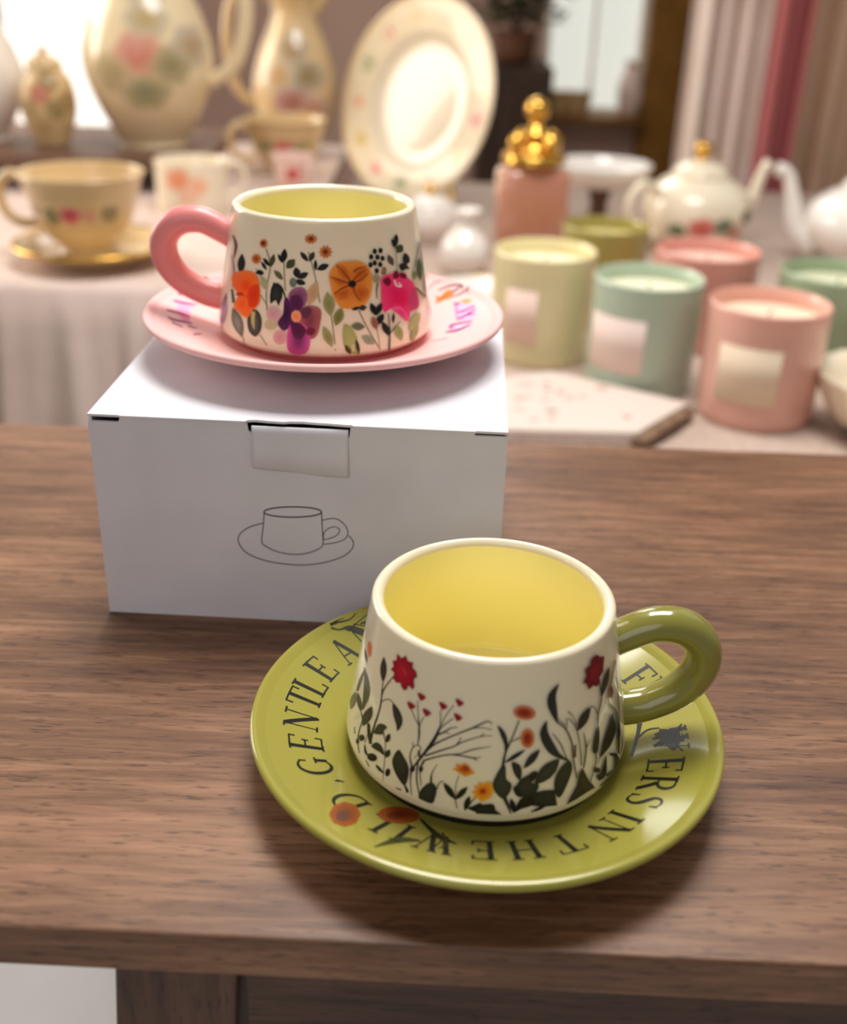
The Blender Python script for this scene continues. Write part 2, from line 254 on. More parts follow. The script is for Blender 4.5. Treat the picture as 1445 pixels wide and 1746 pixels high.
(1,164,168,92,176,180,110,9433,1008,9136,1687,9229,1715,9353,1647,9467,1551,9555,1453,9632,1328,9695,1174,9752,954,9807,693,9840,486,9820,394,9712,420,9595,467,9492,497,9392,534,9301,599,9216,694,9140,812,9096,964,9081,1210,9093,1496),
(1,72,62,24,72,62,24,9300,680,9162,900,9149,817,9160,711,9207,618,9287,544,9381,491,9435,459,9439,526,9434,627,9402,729,9341,808,9249,866),
(1,52,50,26,52,50,26,9721,777,9656,1103,9629,1007,9617,880,9636,756,9698,621,9772,509,9831,437,9826,516,9832,638,9813,779,9782,900,9719,1018),
(0,206,204,150,206,204,150,9436,878,9574,885,9453,768,9581,775,9490,598,9608,605,9526,464,9635,473),
(1,234,150,58,206,112,26,9519,3238,8526,3651,8606,3790,8732,3924,8882,4027,9054,4081,9250,4103,9451,4111,9660,4118,9875,4110,10075,4070,10256,3989,10416,3876,10537,3744,10600,3597,10619,3433,10615,3264,10596,3085,10554,2902,10484,2738,10382,2597,10255,2474,10103,2380,9914,2322,9702,2291,9503,2282,9324,2289,9154,2318,9007,2379,8885,2484,8783,2623,8700,2770,8640,2923,8599,3086,8568,3242,8533,3384,8508,3519),
(1,214,122,36,188,90,20,9247,3659,8843,3986,8950,4018,9129,3991,9290,3930,9405,3831,9500,3697,9558,3570,9576,3443,9558,3323,9496,3267,9366,3306,9194,3406,9049,3528,8939,3685,8855,3865),
(1,214,122,36,188,90,20,10045,3579,9740,3796,9876,3871,10060,3898,10221,3885,10349,3828,10451,3734,10484,3631,10416,3515,10280,3392,10134,3301,9967,3249,9787,3229,9669,3270,9639,3420,9668,3632),
(1,214,122,36,188,90,20,9993,2878,9700,3151,9852,3179,10064,3164,10237,3116,10346,3032,10413,2917,10409,2804,10297,2684,10118,2565,9960,2511,9843,2561,9745,2675,9679,2796,9645,2924,9645,3058),
(1,214,122,36,188,90,20,9182,2895,8740,2946,8889,3030,9129,3101,9327,3138,9436,3136,9503,3102,9529,3041,9515,2932,9463,2796,9379,2692,9246,2643,9082,2627,8945,2648,8832,2725,8743,2841),
(1,214,122,36,188,90,20,9012,3364,8574,3534,8669,3549,8861,3519,9047,3470,9224,3396,9396,3303,9465,3233,9360,3196,9156,3182,8964,3207,8795,3305,8637,3442),
(0,140,62,14,140,62,14,9617,3283,9526,3243,9539,3381,9458,3344,9427,3520,9359,3486,9303,3655,9250,3623,9158,3779,9117,3750,9002,3898,8971,3873,8893,3979,8867,3958),
(0,140,62,14,140,62,14,9614,3240,9528,3287,9671,3311,9593,3354,9755,3411,9691,3452,9861,3507,9815,3547,10019,3598,9985,3635,10206,3686,10181,3717,10342,3747,10322,3773),
(0,140,62,14,140,62,14,9585,3224,9557,3303,9702,3251,9676,3324,9872,3292,9846,3352,10038,3344,10005,3392,10183,3421,10147,3456,10317,3506,10286,3534,10411,3566,10384,3590),
(0,140,62,14,140,62,14,9576,3208,9681,3219,9599,3112,9693,3122,9635,2975,9714,2987,9689,2844,9750,2863,9775,2732,9822,2755,9877,2631,9913,2651,9949,2562,9979,2579),
(0,140,62,14,140,62,14,9521,3257,9556,3178,9382,3214,9414,3144,9187,3151,9217,3092,9016,3082,9047,3036,8891,3004,8924,2970,8791,2925,8820,2899,8726,2868,8750,2848),
(0,140,62,14,140,62,14,9538,3286,9498,3210,9411,3323,9376,3254,9232,3374,9203,3316,9056,3424,9032,3375,8886,3471,8867,3430,8719,3517,8704,3484,8602,3548,8590,3521),
(0,140,62,14,140,62,14,9736,3655,9653,3707,9763,3686,9689,3735,9802,3728,9749,3778,9869,3765,9843,3815,10005,3795,9992,3838,10176,3820,10168,3855,10302,3836,10296,3865),
(1,46,26,16,30,16,12,9600,3238,9795,3228,9753,3147,9652,3101,9532,3107,9438,3163,9406,3247,9447,3328,9547,3375,9668,3369,9763,3313),
(1,22,22,20,22,22,20,9739,2289,9502,2258,9575,2235,9669,2219,9759,2225,9845,2252,9915,2290,9947,2310,9907,2329,9823,2350,9731,2355,9643,2338,9561,2299),
(1,58,52,40,58,52,40,10024,2292,10250,2309,10177,2357,10084,2396,9999,2398,9921,2364,9859,2310,9832,2280,9871,2245,9950,2203,10038,2183,10120,2198,10196,2250),
(1,22,22,20,22,22,20,10864,4395,10989,4385,10956,4326,10891,4292,10815,4299,10758,4342,10741,4405,10771,4465,10837,4498,10915,4491,10972,4448),
(1,22,22,20,22,22,20,11201,4395,11333,4383,11298,4324,11229,4292,11149,4299,11091,4343,11073,4407,11105,4466,11175,4499,11255,4491,11316,4447),
(1,22,22,20,22,22,20,10642,4208,10762,4198,10732,4138,10669,4105,10596,4110,10540,4153,10525,4216,10553,4276,10616,4310,10690,4304,10747,4261),
(1,22,22,20,22,22,20,10988,4167,11115,4155,11083,4096,11015,4064,10940,4070,10881,4114,10865,4178,10897,4237,10963,4270,11039,4264,11098,4220),
(1,22,22,20,22,22,20,11282,4092,11413,4078,11380,4019,11309,3987,11229,3996,11171,4040,11154,4104,11186,4164,11255,4196,11336,4188,11398,4143),
(1,22,22,20,22,22,20,10815,3958,10936,3947,10906,3887,10840,3854,10766,3861,10711,3904,10694,3968,10724,4028,10788,4061,10863,4055,10920,4011),
(1,22,22,20,22,22,20,10578,3907,10695,3897,10667,3837,10604,3804,10532,3809,10477,3852,10462,3915,10489,3976,10552,4009,10625,4004,10680,3961),
(1,22,22,20,22,22,20,11115,3871,11243,3858,11209,3799,11141,3767,11065,3774,11007,3818,10991,3883,11021,3943,11089,3975,11168,3967,11226,3923),
(1,22,22,20,22,22,20,10894,3655,11015,3643,10985,3583,10920,3550,10845,3558,10790,3601,10774,3665,10804,3725,10867,3759,10943,3751,10999,3707),
(1,176,160,124,150,134,104,10833,3351,11058,3328,11002,3229,10883,3176,10748,3189,10647,3263,10617,3370,10668,3471,10785,3525,10921,3512,11026,3437),
(0,100,92,80,100,92,80,10851,3189,10950,3165,10825,3115,10917,3092,10789,3006,10873,2989,10764,2892,10839,2882,10761,2770,10827,2766,10770,2645,10825,2643,10776,2557,10826,2556),
(1,22,22,20,22,22,20,12244,4652,12376,4911,12243,4857,12116,4775,12057,4680,12055,4575,12098,4476,12124,4429,12209,4455,12336,4520,12434,4608,12470,4708,12438,4820),
(1,22,22,20,22,22,20,12048,4579,11979,4778,11950,4720,11937,4644,11955,4569,12003,4496,12070,4434,12103,4406,12128,4437,12151,4502,12149,4578,12114,4652,12048,4724),
(1,62,68,38,62,68,38,12448,4317,12724,4448,12517,4475,12318,4476,12205,4435,12171,4354,12195,4256,12214,4207,12334,4183,12526,4170,12691,4187,12777,4246,12776,4348),
(1,84,80,62,84,80,62,11772,3945,11629,4198,11581,4113,11560,4008,11597,3912,11695,3824,11821,3755,11888,3722,11933,3769,11970,3862,11961,3964,11890,4057,11757,4141),
(0,150,160,130,150,160,130,12165,4350,12233,4344,12161,4246,12227,4241,12152,4096,12217,4090,12140,3933,12207,3926,12123,3743,12195,3735,12100,3540,12179,3531,12085,3395,12169,3387),
(1,22,22,20,22,22,20,12916,3858,12617,3900,12661,3986,12750,4071,12852,4109,12972,4073,13103,3990,13198,3905,13231,3827,13220,3750,13165,3695,13053,3665,12902,3657,12783,3674,12698,3731,12637,3816),
(1,30,24,20,30,24,20,12661,3566,12298,3701,12399,3739,12568,3752,12731,3731,12887,3645,13034,3524,13108,3438,13057,3428,12931,3454,12799,3475,12669,3468,12533,3456,12427,3470,12348,3537,12293,3630),
(1,216,196,160,216,196,160,13838,2463,13288,3085,13330,3047,13455,2890,13628,2708,13901,2503,14272,2258,14559,2062,14577,1976,14430,1963,14253,2001,14070,2084,13865,2214,13687,2378,13517,2631,13361,2919),
(1,240,62,120,226,0,88,12041,2425,11144,3379,11420,3447,11770,3451,12071,3437,12402,3352,12867,3135,13331,2814,13581,2370,13651,1971,13546,1814,13326,1764,13024,1770,12753,1752,12647,1547,12534,1390,12275,1519,11997,1739,11782,1970,11574,2138,11326,2055,11124,1973,11042,2129,11018,2381,11022,2682,11051,2981,11063,3213),
(1,196,66,112,206,50,104,13123,2154,13253,2653,13396,2517,13523,2284,13585,2080,13558,1945,13466,1841,13332,1782,13126,1770,12894,1797,12742,1868,12701,2008,12725,2196,12791,2361,12914,2505,13086,2628),
(1,246,96,150,232,50,120,12126,1809,11564,2065,11656,2120,11856,2144,12060,2113,12251,1988,12443,1806,12574,1648,12610,1533,12577,1446,12495,1423,12356,1498,12174,1633,12002,1762,11817,1876,11637,1986),
(1,130,0,40,104,0,34,11439,3177,11171,3239,11245,3298,11386,3343,11511,3350,11593,3294,11654,3200,11669,3119,11613,3057,11512,3009,11415,2999,11311,3057,11208,3156),
(1,130,0,40,104,0,34,12018,3375,11878,3485,11958,3519,12065,3530,12148,3510,12204,3437,12233,3333,12212,3257,12101,3228,11946,3225,11840,3248,11815,3316,11834,3412),
(1,130,0,40,104,0,34,12506,3264,12358,3419,12487,3393,12659,3328,12775,3264,12784,3204,12733,3144,12652,3117,12522,3140,12366,3193,12267,3249,12251,3315,12286,3385),
(0,246,214,214,246,214,214,11830,3181,11929,3183,11842,3116,11949,3119,11865,3023,11981,3034,11928,2934,12023,2978,12061,2875,12108,2943,12215,2842,12229,2915,12360,2853,12253,2899,12321,2934,12231,2913,12219,3012,12154,2990,12146,3066,12096,3048),
(1,150,110,90,150,110,90,11297,3599,11116,3514,11142,3596,11213,3700,11285,3764,11354,3758,11423,3712,11458,3656,11444,3587,11396,3510,11337,3460,11256,3452,11163,3472),
(1,22,22,20,22,22,20,10560,2177,10450,2453,10407,2361,10385,2246,10415,2141,10493,2045,10595,1970,10649,1935,10686,1987,10720,2087,10716,2198,10662,2300,10556,2391),
(1,22,22,20,22,22,20,10820,2150,11018,2393,10893,2358,10764,2293,10682,2206,10645,2099,10646,1992,10649,1940,10725,1954,10846,2003,10952,2079,11015,2175,11032,2293),
(1,22,22,20,22,22,20,10841,1741,11088,1959,10947,1943,10795,1900,10696,1824,10643,1720,10630,1609,10629,1554,10713,1555,10851,1584,10976,1644,11058,1732,11091,1852),
(1,22,22,20,22,22,20,11142,1325,10956,1670,10929,1555,10931,1411,10988,1279,11097,1159,11228,1064,11295,1021,11326,1086,11340,1213,11310,1352,11226,1480,11088,1593),
(1,22,22,20,22,22,20,11592,1687,11656,1929,11597,1870,11540,1786,11511,1697,11508,1603,11524,1518,11533,1478,11572,1508,11627,1578,11671,1664,11690,1755,11679,1853),
(1,160,112,84,140,90,66,10576,1624,10490,1924,10432,1829,10395,1708,10414,1595,10487,1489,10589,1403,10642,1362,10689,1415,10738,1519,10748,1637,10702,1747,10598,1851),
(0,40,36,30,40,36,30,11454,369,11325,403,11324,649,11231,668,11335,951,11253,966,11368,1231,11292,1241,11375,1499,11306,1506,11365,1761,11305,1766,11357,1943,11304,1947),
(0,46,42,34,46,42,34,11364,1121,11308,1164,11440,1175,11389,1214,11551,1252,11506,1287,11667,1327,11630,1357,11794,1398,11761,1424,11929,1466,11900,1490,12025,1513,11999,1534),
(1,164,166,96,146,148,84,11853,1063,11757,1448,11670,1340,11613,1195,11631,1051,11722,908,11855,785,11948,717,11996,784,12071,907,12094,1052,12037,1197,11900,1342),
(1,188,180,112,170,168,98,12987,1284,13584,1567,13240,1569,12910,1520,12701,1417,12588,1266,12556,1105,12547,1025,12713,1021,12996,1053,13277,1124,13480,1240,13576,1410),
(1,160,160,92,160,160,92,12877,856,13262,1220,13028,1165,12799,1064,12656,930,12591,767,12666,579,12750,473,12826,516,12991,611,13113,751,13224,899,13271,1073),
(0,130,130,80,130,130,80,12746,503,12684,533,12835,625,12769,656,12964,791,12913,816,13125,888,13072,915),
(0,84,92,64,84,92,64,14664,4291,14928,4235,14428,4170,14630,4126,14146,3988,14295,3954,13895,3794,14007,3768,13658,3585,13748,3563,13440,3366,13508,3348,13298,3210,13354,3195),
(0,50,52,40,50,52,40,14721,4274,14938,4241,14689,4071,14946,4031,14647,3777,14957,3727,14608,3469,14944,3411,14570,3151,14896,3092,14535,2816,14829,2762,14505,2527,14766,2476,14474,2299,14699,2253,14447,2116,14632,2078,14429,1992,14588,1959),
(1,44,74,40,44,74,40,14167,3218,14272,3725,14058,3612,13881,3446,13826,3260,13876,3057,13997,2871,14065,2780,14211,2833,14427,2962,14587,3132,14599,3327,14452,3549),
(1,120,130,60,120,130,60,13458,3103,13567,3285,13433,3256,13314,3205,13265,3139,13274,3061,13328,2985,13359,2947,13446,2959,13570,2997,13663,3054,13689,3125,13640,3213),
(0,46,34,28,46,34,28,13383,2610,13477,2629,13489,2539,13596,2559,13651,2435,13778,2454,13827,2327,13973,2343,14025,2213,14172,2222,14251,2091,14386,2094,14430,1999,14554,1999),
(0,150,120,100,150,120,100,14463,2012,14589,1997,14600,1867,14753,1846,14814,1656,15020,1620,14992,1459,15262,1402,15038,1309,15294,1248,15003,1185,15202,1136,14973,1100,15139,1058),
]
ART['cup_a'] = [
(1,228,140,92,222,116,62,-14039,4278,-13800,4397,-13758,4273,-13787,4152,-13882,4065,-14024,4031,-14181,4058,-14311,4139,-14370,4258,-14333,4385,-14213,4485,-14055,4524,-13905,4491),
(1,42,42,36,42,42,36,-14280,3895,-14655,3980,-14615,3918,-14526,3856,-14398,3817,-14241,3797,-14091,3791,-14020,3788,-14026,3829,-14067,3900,-14150,3962,-14280,3999,-14467,4003),
(0,28,27,23,28,27,23,-12084,4274,-12032,4271,-12187,4133,-12131,4131,-12332,3931,-12268,3933,-12453,3747,-12381,3754,-12517,3622,-12441,3636,-12550,3521,-12473,3542,-12569,3409,-12490,3437,-12567,3286,-12486,3319,-12550,3155,-12464,3190,-12554,2981,-12465,3012,-12603,2717,-12505,2749,-12673,2403,-12566,2438,-12730,2126,-12614,2168,-12762,1916,-12634,1968,-12780,1750,-12642,1809,-12791,1639,-12647,1701),
(0,28,27,23,28,27,23,-12624,3833,-12570,3854,-12621,3759,-12566,3780,-12615,3653,-12558,3675,-12606,3546,-12546,3571,-12588,3439,-12528,3465,-12568,3330,-12509,3356,-12552,3255,-12493,3281),
(1,42,42,36,58,56,48,-12696,4185,-12824,4606,-12894,4442,-12932,4247,-12899,4083,-12795,3951,-12667,3856,-12600,3814,-12548,3909,-12500,4081,-12497,4259,-12556,4410,-12685,4532),
(0,28,27,23,28,27,23,-12525,3128,-12566,3132,-12479,3181,-12519,3186,-12413,3255,-12449,3264,-12340,3321,-12369,3336,-12261,3376,-12281,3396,-12176,3423,-12184,3450,-12096,3453,-12086,3485,-12010,3458,-11989,3490,-11924,3446,-11901,3476,-11865,3435,-11841,3464),
(1,42,42,36,58,56,48,-11566,3077,-11907,3426,-11784,3441,-11612,3386,-11465,3298,-11354,3184,-11309,3073,-11315,2951,-11385,2776,-11473,2653,-11521,2714,-11572,2843,-11667,2945,-11769,3067,-11868,3264),
(0,70,66,56,70,66,56,-13565,2338,-13675,2289,-13469,2527,-13706,2422,-13346,2789,-13752,2608,-13284,3023,-13805,2770,-13322,3183,-13853,2898,-13422,3300,-13908,3024,-13552,3397,-13975,3149,-13739,3480,-14065,3284,-13975,3533,-14173,3413,-14161,3558,-14255,3501),
(0,74,70,60,74,70,60,-14360,2564,-14653,2412,-14312,2698,-14634,2534,-14249,2885,-14604,2709,-14194,3059,-14548,2890,-14163,3208,-14446,3079,-14139,3347,-14327,3265,-14124,3443,-14246,3392),
(1,92,88,72,92,88,72,-14792,1921,-14709,2334,-14993,2071,-15344,1720,-15490,1486,-15298,1465,-15017,1520,-14895,1539,-14708,1705,-14496,1942,-14377,2143,-14382,2274,-14516,2337),
(1,42,42,36,42,42,36,-14003,2345,-14443,2483,-14431,2369,-14356,2257,-14204,2198,-14000,2176,-13796,2179,-13703,2179,-13690,2252,-13716,2369,-13799,2471,-13952,2528,-14189,2530),
(0,28,27,23,28,27,23,-13728,2161,-13660,2210,-13655,2130,-13587,2178,-13564,2078,-13492,2126,-13509,2002,-13431,2046,-13518,1895,-13440,1931,-13561,1760,-13482,1795,-13591,1617,-13512,1656,-13599,1469,-13523,1509,-13594,1317,-13520,1359,-13560,1182,-13491,1226,-13471,1070,-13413,1111,-13359,974,-13309,1011,-13282,907,-13238,940),
(1,42,42,36,54,52,44,-13185,2302,-13002,2792,-13194,2611,-13391,2380,-13489,2180,-13484,2019,-13406,1909,-13362,1861,-13228,1976,-13046,2177,-12914,2380,-12871,2553,-12918,2698),
(0,28,27,23,28,27,23,-13096,2114,-12939,2207,-13067,2034,-12896,2136,-13023,1920,-12832,2035,-12969,1810,-12770,1936,-12889,1716,-12707,1837,-12803,1627,-12643,1736,-12743,1566,-12597,1666),
(1,42,42,36,62,60,50,-12250,2351,-12604,2054,-12592,2151,-12534,2298,-12463,2420,-12383,2493,-12291,2541,-12200,2573,-12107,2588,-12018,2585,-11969,2565,-11988,2523,-12045,2464,-12090,2408,-12095,2361,-12089,2316,-12106,2273,-12167,2226,-12253,2178,-12343,2136,-12442,2089,-12545,2047),
(1,28,27,23,28,27,23,-11843,2244,-11937,2105,-11948,2160,-11946,2238,-11928,2308,-11884,2366,-11825,2415,-11779,2430,-11752,2394,-11737,2326,-11738,2261,-11760,2204,-11796,2153,-11833,2116,-11872,2094,-11910,2089),
(0,60,58,50,60,58,50,-12143,2297,-12091,2333,-12090,2244,-12044,2276,-12018,2167,-11981,2191,-11960,2072,-11928,2091,-11927,1967,-11895,1984,-11904,1848,-11873,1862,-11884,1713,-11852,1727,-11863,1555,-11830,1571,-11844,1384,-11812,1397,-11825,1220,-11794,1234,-11806,1058,-11778,1071,-11787,905,-11764,916,-11773,800,-11753,809),
(1,42,42,36,42,42,36,-12213,1698,-12616,1584,-12572,1658,-12484,1757,-12391,1831,-12303,1867,-12210,1878,-12126,1870,-12044,1837,-11970,1785,-11919,1735,-11894,1692,-11892,1652,-11915,1625,-11969,1617,-12048,1622,-12136,1622,-12235,1608,-12344,1587,-12439,1573,-12523,1562,-12592,1560),
(1,28,27,23,28,27,23,-11751,1763,-11853,1588,-11874,1631,-11868,1715,-11844,1792,-11791,1859,-11719,1918,-11665,1939,-11637,1893,-11626,1809,-11641,1732,-11702,1667,-11790,1608),
(1,28,27,23,28,27,23,-12464,1254,-12201,1328,-12258,1243,-12370,1160,-12510,1099,-12644,1075,-12731,1098,-12745,1165,-12683,1257,-12562,1347,-12418,1409,-12292,1425,-12214,1394),
(0,28,27,23,28,27,23,-12221,1089,-12168,1156,-12176,1071,-12111,1155,-12113,1045,-12031,1153,-12044,1026,-11956,1146,-11964,1024,-11893,1125,-11880,1031,-11834,1099,-11822,1035,-11792,1080),
(1,28,27,23,28,27,23,-11609,1176,-11500,1213,-11519,1134,-11561,1068,-11617,1029,-11671,1030,-11709,1069,-11719,1138,-11700,1216,-11657,1284,-11601,1321,-11547,1320,-11511,1279),
(1,28,27,23,28,27,23,-13275,1488,-13095,1597,-13101,1534,-13151,1461,-13234,1395,-13332,1350,-13417,1341,-13465,1371,-13460,1434,-13404,1512,-13315,1582,-13218,1625,-13138,1630),
(1,28,27,23,28,27,23,-13524,1205,-13411,1276,-13407,1228,-13435,1172,-13487,1126,-13550,1099,-13610,1098,-13646,1127,-13648,1177,-13618,1234,-13565,1282,-13500,1309,-13444,1307),
(0,28,27,23,28,27,23,-13039,1378,-12983,1414,-13021,1325,-12946,1374,-12993,1251,-12894,1318,-12956,1189,-12845,1274,-12899,1157,-12797,1248,-12836,1142,-12749,1227,-12794,1133,-12712,1214),
(0,90,86,70,90,86,70,-14055,1402,-14014,1431,-14002,1359,-13949,1396,-13931,1298,-13866,1344,-13881,1253,-13806,1306),
(0,80,76,66,80,76,66,-13008,1456,-13050,1439,-12978,1574,-13017,1558,-12939,1732,-12970,1721,-12909,1848,-12937,1838),
(0,80,76,66,80,76,66,-12794,955,-12767,981,-12719,925,-12687,956,-12618,883,-12583,916,-12547,850,-12508,888),
(0,28,27,23,28,27,23,-11196,837,-11190,858,-11127,839,-11118,871,-11032,840,-11018,887,-10964,839,-10947,898),
(1,38,41,36,50,52,46,-11090,1599,-11306,2110,-11223,2109,-11131,2049,-11043,1980,-10958,1916,-10875,1844,-10813,1762,-10774,1676,-10755,1581,-10751,1475,-10762,1333,-10790,1177,-10839,1078,-10922,1075,-11029,1129,-11131,1196,-11227,1265,-11319,1347,-11395,1431,-11450,1514,-11488,1600,-11493,1703,-11454,1850,-11386,2009),
(0,28,27,23,28,27,23,-10879,1079,-10826,1122,-10838,1015,-10772,1069,-10783,926,-10698,997,-10742,862,-10645,942),
(1,150,10,34,188,18,48,-11593,4569,-12077,5023,-11818,4960,-11612,5120,-11471,4985,-11215,5031,-11217,4868,-11030,4801,-10949,4661,-11070,4555,-11060,4441,-11005,4318,-11076,4205,-11273,4270,-11319,4126,-11443,4035,-11614,4120,-11648,4213,-11882,4128,-12072,4210,-12057,4388,-12271,4413,-12142,4562,-12251,4708,-12048,4808),
(0,206,66,70,206,66,70,-11707,4690,-11691,4705,-11664,4671,-11642,4692,-11606,4641,-11571,4673,-11554,4612,-11510,4645,-11510,4577,-11469,4603,-11467,4539,-11439,4555,-11440,4510,-11420,4521),
(0,28,27,23,28,27,23,-11013,3556,-10988,3574,-10953,3496,-10929,3513,-10870,3410,-10846,3427,-10795,3331,-10772,3349,-10733,3275,-10711,3293,-10678,3228,-10656,3246,-10640,3196,-10618,3215),
(0,28,27,23,28,27,23,-10806,3931,-10780,3940,-10780,3816,-10753,3827,-10740,3654,-10715,3663,-10701,3481,-10674,3490,-10663,3304,-10621,3321,-10625,3121,-10564,3143,-10596,2954,-10525,2976,-10581,2801,-10521,2816,-10575,2662,-10533,2671,-10571,2565,-10544,2571),
(0,28,27,23,28,27,23,-10469,3524,-10444,3520,-10492,3473,-10468,3470,-10525,3401,-10500,3397,-10555,3328,-10528,3327,-10575,3258,-10549,3259,-10592,3190,-10566,3191,-10604,3143,-10578,3143),
(0,28,27,23,28,27,23,-9872,3905,-9843,3912,-9861,3832,-9831,3840,-9846,3728,-9816,3736,-9833,3623,-9804,3629,-9828,3509,-9799,3515,-9825,3394,-9796,3399,-9823,3312,-9794,3317),
(0,28,27,23,28,27,23,-9404,4160,-9379,4149,-9473,4064,-9448,4053,-9570,3925,-9545,3915,-9658,3779,-9631,3772,-9724,3625,-9697,3620,-9781,3466,-9753,3463,-9819,3354,-9791,3351),
(0,28,27,23,28,27,23,-9375,3754,-9355,3733,-9435,3706,-9415,3685,-9522,3634,-9501,3614,-9606,3558,-9583,3540,-9685,3475,-9660,3458,-9760,3387,-9735,3372,-9813,3324,-9787,3309),
(0,28,27,23,28,27,23,-9840,3373,-9775,3368,-9879,3274,-9797,3267,-9936,3131,-9832,3116,-10005,2976,-9890,2951,-10087,2815,-9974,2784,-10184,2636,-10079,2604,-10291,2441,-10195,2411,-10422,2201,-10339,2178,-10561,1946,-10497,1928,-10660,1762,-10608,1748),
(0,28,27,23,28,27,23,-10178,2458,-10234,2493,-10104,2550,-10158,2581,-9996,2678,-10041,2711,-9849,2818,-9883,2855,-9638,2973,-9665,3010,-9388,3133,-9411,3171,-9159,3269,-9181,3306,-8978,3367,-9000,3406,-8817,3444,-8841,3487,-8657,3524,-8683,3567,-8479,3626,-8506,3665,-8304,3728,-8326,3764,-8166,3791,-8176,3826,-8080,3791,-8071,3821,-8022,3759,-8006,3780,-7982,3731,-7967,3748),
(0,28,27,23,28,27,23,-8667,3531,-8673,3559,-8588,3549,-8593,3576,-8474,3571,-8478,3596,-8354,3585,-8354,3609,-8220,3580,-8217,3600,-8077,3563,-8074,3584,-7976,3551,-7973,3569),
(0,28,27,23,28,27,23,-9885,3068,-9912,3109,-9811,3113,-9837,3154,-9705,3178,-9732,3218,-9608,3242,-9637,3278,-9540,3301,-9571,3331,-9483,3359,-9512,3385,-9423,3405,-9441,3434,-9336,3444,-9345,3471,-9239,3477,-9245,3498,-9170,3498,-9174,3516),
(0,28,27,23,28,27,23,-9627,3246,-9618,3275,-9570,3241,-9562,3266,-9491,3234,-9485,3254,-9434,3229,-9429,3244),
(0,28,27,23,28,27,23,-10214,2297,-10240,2338,-10055,2396,-10080,2438,-9832,2531,-9855,2572,-9625,2652,-9645,2692,-9451,2744,-9469,2782,-9289,2827,-9309,2860,-9160,2915,-9186,2940,-9079,3027,-9109,3039,-9036,3141,-9063,3146,-9010,3219,-9033,3225),
(0,28,27,23,28,27,23,-9162,2913,-9184,2941,-9105,2954,-9126,2982,-9021,3012,-9039,3039,-8901,3079,-8916,3108,-8727,3162,-8739,3189,-8517,3250,-8527,3275,-8330,3314,-8337,3338,-8177,3346,-8180,3366,-8045,3357,-8046,3374,-7954,3361,-7955,3376),
(0,28,27,23,28,27,23,-8335,3297,-8368,3316,-8310,3339,-8337,3355,-8275,3397,-8293,3407,-8249,3437,-8262,3446),
(0,28,27,23,28,27,23,-10275,2105,-10300,2148,-10176,2168,-10200,2210,-10035,2255,-10055,2297,-9880,2342,-9899,2381,-9717,2424,-9732,2463,-9541,2505,-9553,2542,-9375,2563,-9382,2601,-9226,2593,-9228,2631,-9084,2603,-9082,2643,-8946,2609,-8942,2649,-8808,2604,-8802,2644,-8674,2593,-8669,2633,-8551,2591,-8551,2629,-8441,2611,-8446,2639,-8347,2639,-8351,2657,-8283,2661,-8286,2671),
(0,28,27,23,28,27,23,-9374,2554,-9383,2596,-9274,2586,-9282,2624,-9131,2630,-9139,2661,-8985,2681,-8995,2707,-8854,2739,-8867,2767,-8721,2803,-8735,2837,-8568,2865,-8579,2900,-8357,2927,-8365,2956,-8124,2982,-8128,3002,-7958,3017,-7961,3029),
(0,28,27,23,28,27,23,-8561,2593,-8542,2626,-8508,2572,-8494,2597,-8437,2542,-8427,2558,-8385,2520,-8379,2529),
(0,28,27,23,28,27,23,-10607,1772,-10663,1736,-10657,1855,-10709,1822,-10724,1973,-10772,1946,-10769,2089,-10813,2071,-10772,2200,-10812,2193,-10751,2313,-10787,2312,-10717,2407,-10747,2414,-10666,2474,-10686,2490,-10600,2523,-10615,2543,-10550,2559,-10565,2578),
(0,28,27,23,28,27,23,-10780,2582,-10763,2591,-10760,2533,-10739,2544,-10733,2465,-10705,2479,-10714,2413,-10681,2432),
(0,28,27,23,28,27,23,-10564,2555,-10551,2581,-10512,2546,-10497,2572,-10447,2529,-10425,2550,-10421,2484,-10394,2488,-10469,2366,-10449,2361,-10560,2206,-10543,2201,-10627,2089,-10612,2085),
(0,28,27,23,28,27,23,-10709,1729,-10629,1753,-10700,1623,-10634,1643,-10687,1471,-10639,1486,-10666,1314,-10632,1328,-10627,1156,-10600,1169,-10583,993,-10558,1006,-10551,880,-10527,891),
(0,28,27,23,28,27,23,-10482,2122,-10431,2132,-10484,1959,-10433,1970,-10485,1726,-10433,1740,-10466,1507,-10416,1527,-10411,1318,-10368,1339,-10340,1145,-10304,1165,-10289,1026,-10258,1043),
(0,28,27,23,28,27,23,-10289,2128,-10213,2112,-10318,2054,-10251,2044,-10356,1946,-10301,1945,-10370,1814,-10328,1825,-10339,1642,-10307,1656,-10287,1451,-10262,1461,-10249,1313,-10229,1322),
(0,28,27,23,28,27,23,-9863,1554,-9943,1530,-9877,1623,-9946,1604,-9895,1721,-9948,1711,-9894,1825,-9933,1826,-9855,1947,-9883,1952,-9797,2077,-9817,2082,-9754,2168,-9769,2173),
(0,28,27,23,28,27,23,-9670,1356,-9700,1358,-9654,1426,-9684,1428,-9630,1523,-9659,1527,-9601,1598,-9626,1610,-9562,1635,-9576,1657,-9514,1658,-9522,1682,-9479,1671,-9485,1697),
(0,28,27,23,28,27,23,-9063,1216,-9031,1229,-9030,1119,-9001,1132,-8985,985,-8961,995,-8953,887,-8931,896),
(0,28,27,23,28,27,23,-8994,1991,-8971,1987,-9016,1899,-8993,1898,-9046,1769,-9023,1768,-9066,1637,-9043,1639,-9065,1505,-9042,1508,-9053,1373,-9031,1377,-9045,1279,-9022,1285),
